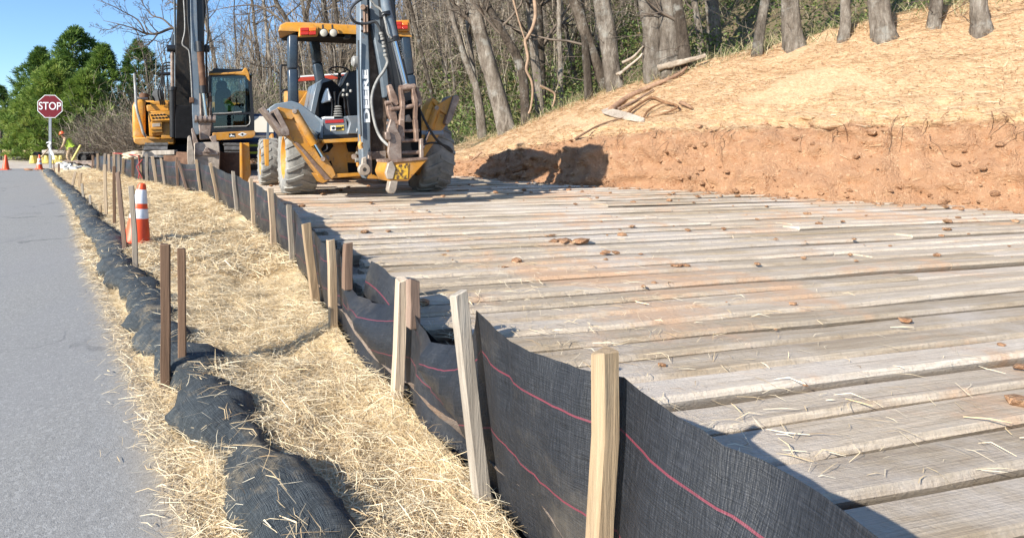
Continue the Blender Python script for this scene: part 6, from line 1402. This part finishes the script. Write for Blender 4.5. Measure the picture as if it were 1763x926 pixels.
hp = hill_pts(3400, 1, 40, 1.0, 13, 44); n = len(hp); dr = rng.normal(0, .25, (n, 3)); dr[:, 2] = 1; Ls = rng.uniform(4, 10, n); yy = np.array(hp)[:, 1]; ribbons('saplings', np.array(hp)-[0, 0, .1], dr, Ls, rng.uniform(.008, .02, n)*np.clip(yy/22, .8, 2), M['brush'], 5, .02, .07)
i_ = rng.integers(0, n, 42000); hp2 = np.array(hp)[i_]+dr[i_]/np.linalg.norm(dr[i_], axis=1)[:, None]*(Ls[i_]*rng.uniform(.2, 1, 42000))[:, None]; d2 = rng.normal(0, 1, (42000, 3)); d2[:, 2] = np.abs(d2[:, 2])*.8
ribbons('saplings', hp2, d2, rng.uniform(.6, 2.2, 42000), rng.uniform(.003, .008, 42000)*np.clip(yy[i_]/22, .8, 2), M['brush'], 3, .05, .16)
LP = []
for c in hill_pts(800, .5, 26, 1.2, 13, 44):
    k_ = random.randint(50, 120); q = rng.normal(0, 1, (k_, 3))*[.8, .8, .8]; q[:, 2] = np.abs(q[:, 2])+.05; LP.append(q+np.array(c))
LP = np.concatenate(LP); leaves('undergrowth', LP, .07*np.clip(LP[:, 1]/20, .8, 2), M['leaf'])
# ---- big twiggy bushes left of the excavator
def bush(label, X, Y, d, w, h, nn, leafy=0, tone=None):
    g = P(X, Y, d); g.z = H(g.x, g.y); root = thing('bare_bush', label, 'bush', g); P0 = rng.normal(0, w*.28, (nn, 3)); P0[:, 2] = np.abs(rng.normal(0, h*.33, nn)); dr = P0*[.5, .5, .4]+rng.normal(0, .5, (nn, 3)); dr[:, 2] += .35
    ribbons('twigs', P0, dr, rng.uniform(.35, .9, nn)*h*.42, rng.uniform(.004, .012, nn), M['brush'], 3, .5, .2, root, None)
    st_ = [(limb(Vector((random.gauss(0, w*.15), random.gauss(0, w*.15), -.1)), Vector((random.gauss(0, .5), random.gauss(0, .4), 1)), h*random.uniform(.6, 1), 6, .15), .03, .006) for _ in range(26)]; tubes('stem', st_, M['twig'], root)
    if leafy:
        Q = rng.normal(0, w*.25, (leafy, 3)); Q[:, 2] = np.abs(rng.normal(0, h*.4, leafy)); leaves('foliage', Q, .06, M['leaf'], root, None)
bush('large grey-brown leafless bush between the pines and the excavator', 195, 280, 33, 3.4, 3.4, 5200, 900)
bush('smaller pale twiggy bush behind the bending worker', 150, 282, 38, 2.6, 3.0, 3200, 700)
bush('leafless brown bush behind the excavator counterweight', 250, 270, 30, 2.6, 3.8, 3600, 300)
bush('tall tangled bush at the foot of the hill behind the excavator cab', 450, 240, 27, 3.4, 3.4, 5200, 700)
bush('dense tangled bush right of the excavator cab below the green slope', 400, 215, 31, 3.5, 4.2, 5200, 900)
bush('brown thicket seen below the loader canopy', 560, 200, 25, 3.6, 2.4, 4200, 400)
# ---- pines
k = NT('pine_needle'); at = k.attr('rnd').outputs['Fac']; hs = k.n('ShaderNodeHueSaturation'); col = k.ramp(at, [(0, C(.035, .075, .025)), (.35, C(.095, .165, .035)), (.7, C(.19, .28, .05)), (1, C(.32, .37, .09))])
tl = k.n('ShaderNodeBsdfTranslucent'); k.l(col, tl.inputs[0]); ad = k.n('ShaderNodeMixShader'); ad.inputs[0].default_value = .25; k.l(k.b.outputs[0], ad.inputs[1]); k.l(tl.outputs[0], ad.inputs[2]); k.l(ad.outputs[0], k.out.inputs[0]); M['needle'] = k.fin(col, .6, 0, .25)
def pine(label, X, Yt, d, w, z0=.4, tufts=520, tone=(0, 1), shape=1.0, Yb=None, grp=None):
    g = P(X, 280, d); g.z = 0; h = HC+(CY-Yt)/F*d; root = thing('pine_tree', label, 'pine tree', g, 0, grp); w *= 1.22; tr = limb(Vector((0, 0, -.2)), Vector((0, 0, 1)), h, 9, .02); tubes('trunk', [(tr, .02*h, .02)], M['bark_dark'], root)
    V = []; rr = []; limbs = []
    for i in range(int(tufts*.8)):
        u = random.random()**.85; nw = max(5, int(h/.75)); u = min(.995, (round(u*nw)+random.gauss(0, .27))/nw); u = max(.02, u); z = z0+(h-z0)*u; env = w*(1-u**2.1)**.75*(.75+.25*math.sin(u*11+X)) if shape else w*(1-u); a = random.uniform(0, 6.28); lob = 1+.3*math.sin(a*3+X+u*9)+.15*math.sin(a*7+u*23); r_ = env*lob*random.uniform(.45, 1.0)**.6
        c = np.array([math.cos(a)*r_, math.sin(a)*r_, z+.25*(r_/max(w, .1))]); ax = np.array([math.cos(a), math.sin(a), .5+random.uniform(-.2, .5)]); ax /= np.linalg.norm(ax)
        if i % 5 == 0: limbs.append(([Vector((0, 0, max(.2, z-.6))), Vector((c[0]*.55, c[1]*.55, z-.2)), Vector(c)], .035, .01))
        k_ = 22; q = ax+rng.normal(0, .6, (k_, 3)); q /= np.linalg.norm(q, axis=1)[:, None]; Ln = rng.uniform(.25, .68, k_)[:, None]*(.7+.3*min(2, h/9)); sd = np.cross(q, rng.normal(0, 1, (k_, 3))); sd /= np.linalg.norm(sd, axis=1)[:, None]
        wv_ = .026*(.6+.5*min(2, h/9)); V.append(np.stack([c-sd*wv_, c+sd*wv_, c+q*Ln+sd*wv_*.6, c+q*Ln-sd*wv_*.6], 1).reshape(-1, 3))
        t_ = tone[0]+(tone[1]-tone[0])*random.random(); rr += [min(1, max(0, t_+random.uniform(-.2, .2))) for _ in range(k_)]
    V = np.concatenate(V); me = npmesh('crown', V, np.arange(len(V)).reshape(-1, 4), {'rnd': ('FACE', 'FLOAT', rr)}); link('crown', me, root, M['needle']); tubes('limb', limbs, M['bark_dark'], root); return root
pine('tallest dark pine with a broken outline behind the stop sign', 130, 54, 54, 3.4, .8, 1000, (.08, .65))
pine('broad bright yellow-green pine directly behind the stop sign', 98, 112, 45, 3.4, .1, 1300, (.4, 1))
pine('low yellow-green pine at the left of the pine clump', 52, 158, 46, 2.2, .1, 750, (.45, 1))
pine('dark pine at the left edge of the clump', 70, 88, 55, 3.0, .6, 850, (.1, .65))
pine('green pine right of the tallest one, above the bushes', 178, 84, 51, 2.9, .4, 900, (.2, .8))
pine('thin-topped pine behind the large bare bush', 238, 76, 56, 2.5, .6, 650, (.1, .6))
pine('mid-green pine low behind the worker', 148, 128, 44, 2.8, .1, 1000, (.35, .95))
pine('dark pine at the far left frame edge', 2, 152, 80, 2.3, 2.0, 420, (0, .35))
far = []
for i in range(16):
    X = -30+i*6.5+random.uniform(-3, 3); d = random.uniform(88, 125); g = P(X, 270, d)
    if i % 3 == 0: pine('dark distant pine in the treeline left of the stop sign', X, 205+random.uniform(-8, 12), d, 2.6, .5, 200, (0, .4), 1, None, 'distant treeline pines')
    else:
        o = copy_tree(prot[i % 4]); o.location = (g.x, g.y, 0); s = random.uniform(.7, 1.0); o.scale = (s, s, s); o.rotation_euler = (0, 0, random.uniform(0, 6)); o['label'] = 'grey leafless tree in the distant treeline left of the stop sign'; o['group'] = 'distant treeline bare trees'
t = thing('utility_pole', 'dark pole at the far left frame edge before the treeline', 'pole', P(1, 282, 60)); m_ = MB(); m_.cyl((0, 0, -1), (0, 0, 5.2), .12, 10); m_.build('shaft', M['bark_dark'], t)
nb = 2200; P0 = np.stack([rng.uniform(-75, -36, nb), rng.uniform(80, 120, nb), np.zeros(nb)], 1); dr = rng.normal(0, .4, (nb, 3)); dr[:, 2] = 1; ribbons('distant_brush', P0, dr, rng.uniform(2, 6, nb), rng.uniform(.03, .07, nb), M['brush'])
lq = np.stack([rng.uniform(-75, -34, 9000), rng.uniform(78, 118, 9000), np.abs(rng.normal(0, 1.3, 9000))], 1); leaves('distant_undergrowth', lq, .28, M['leaf'])
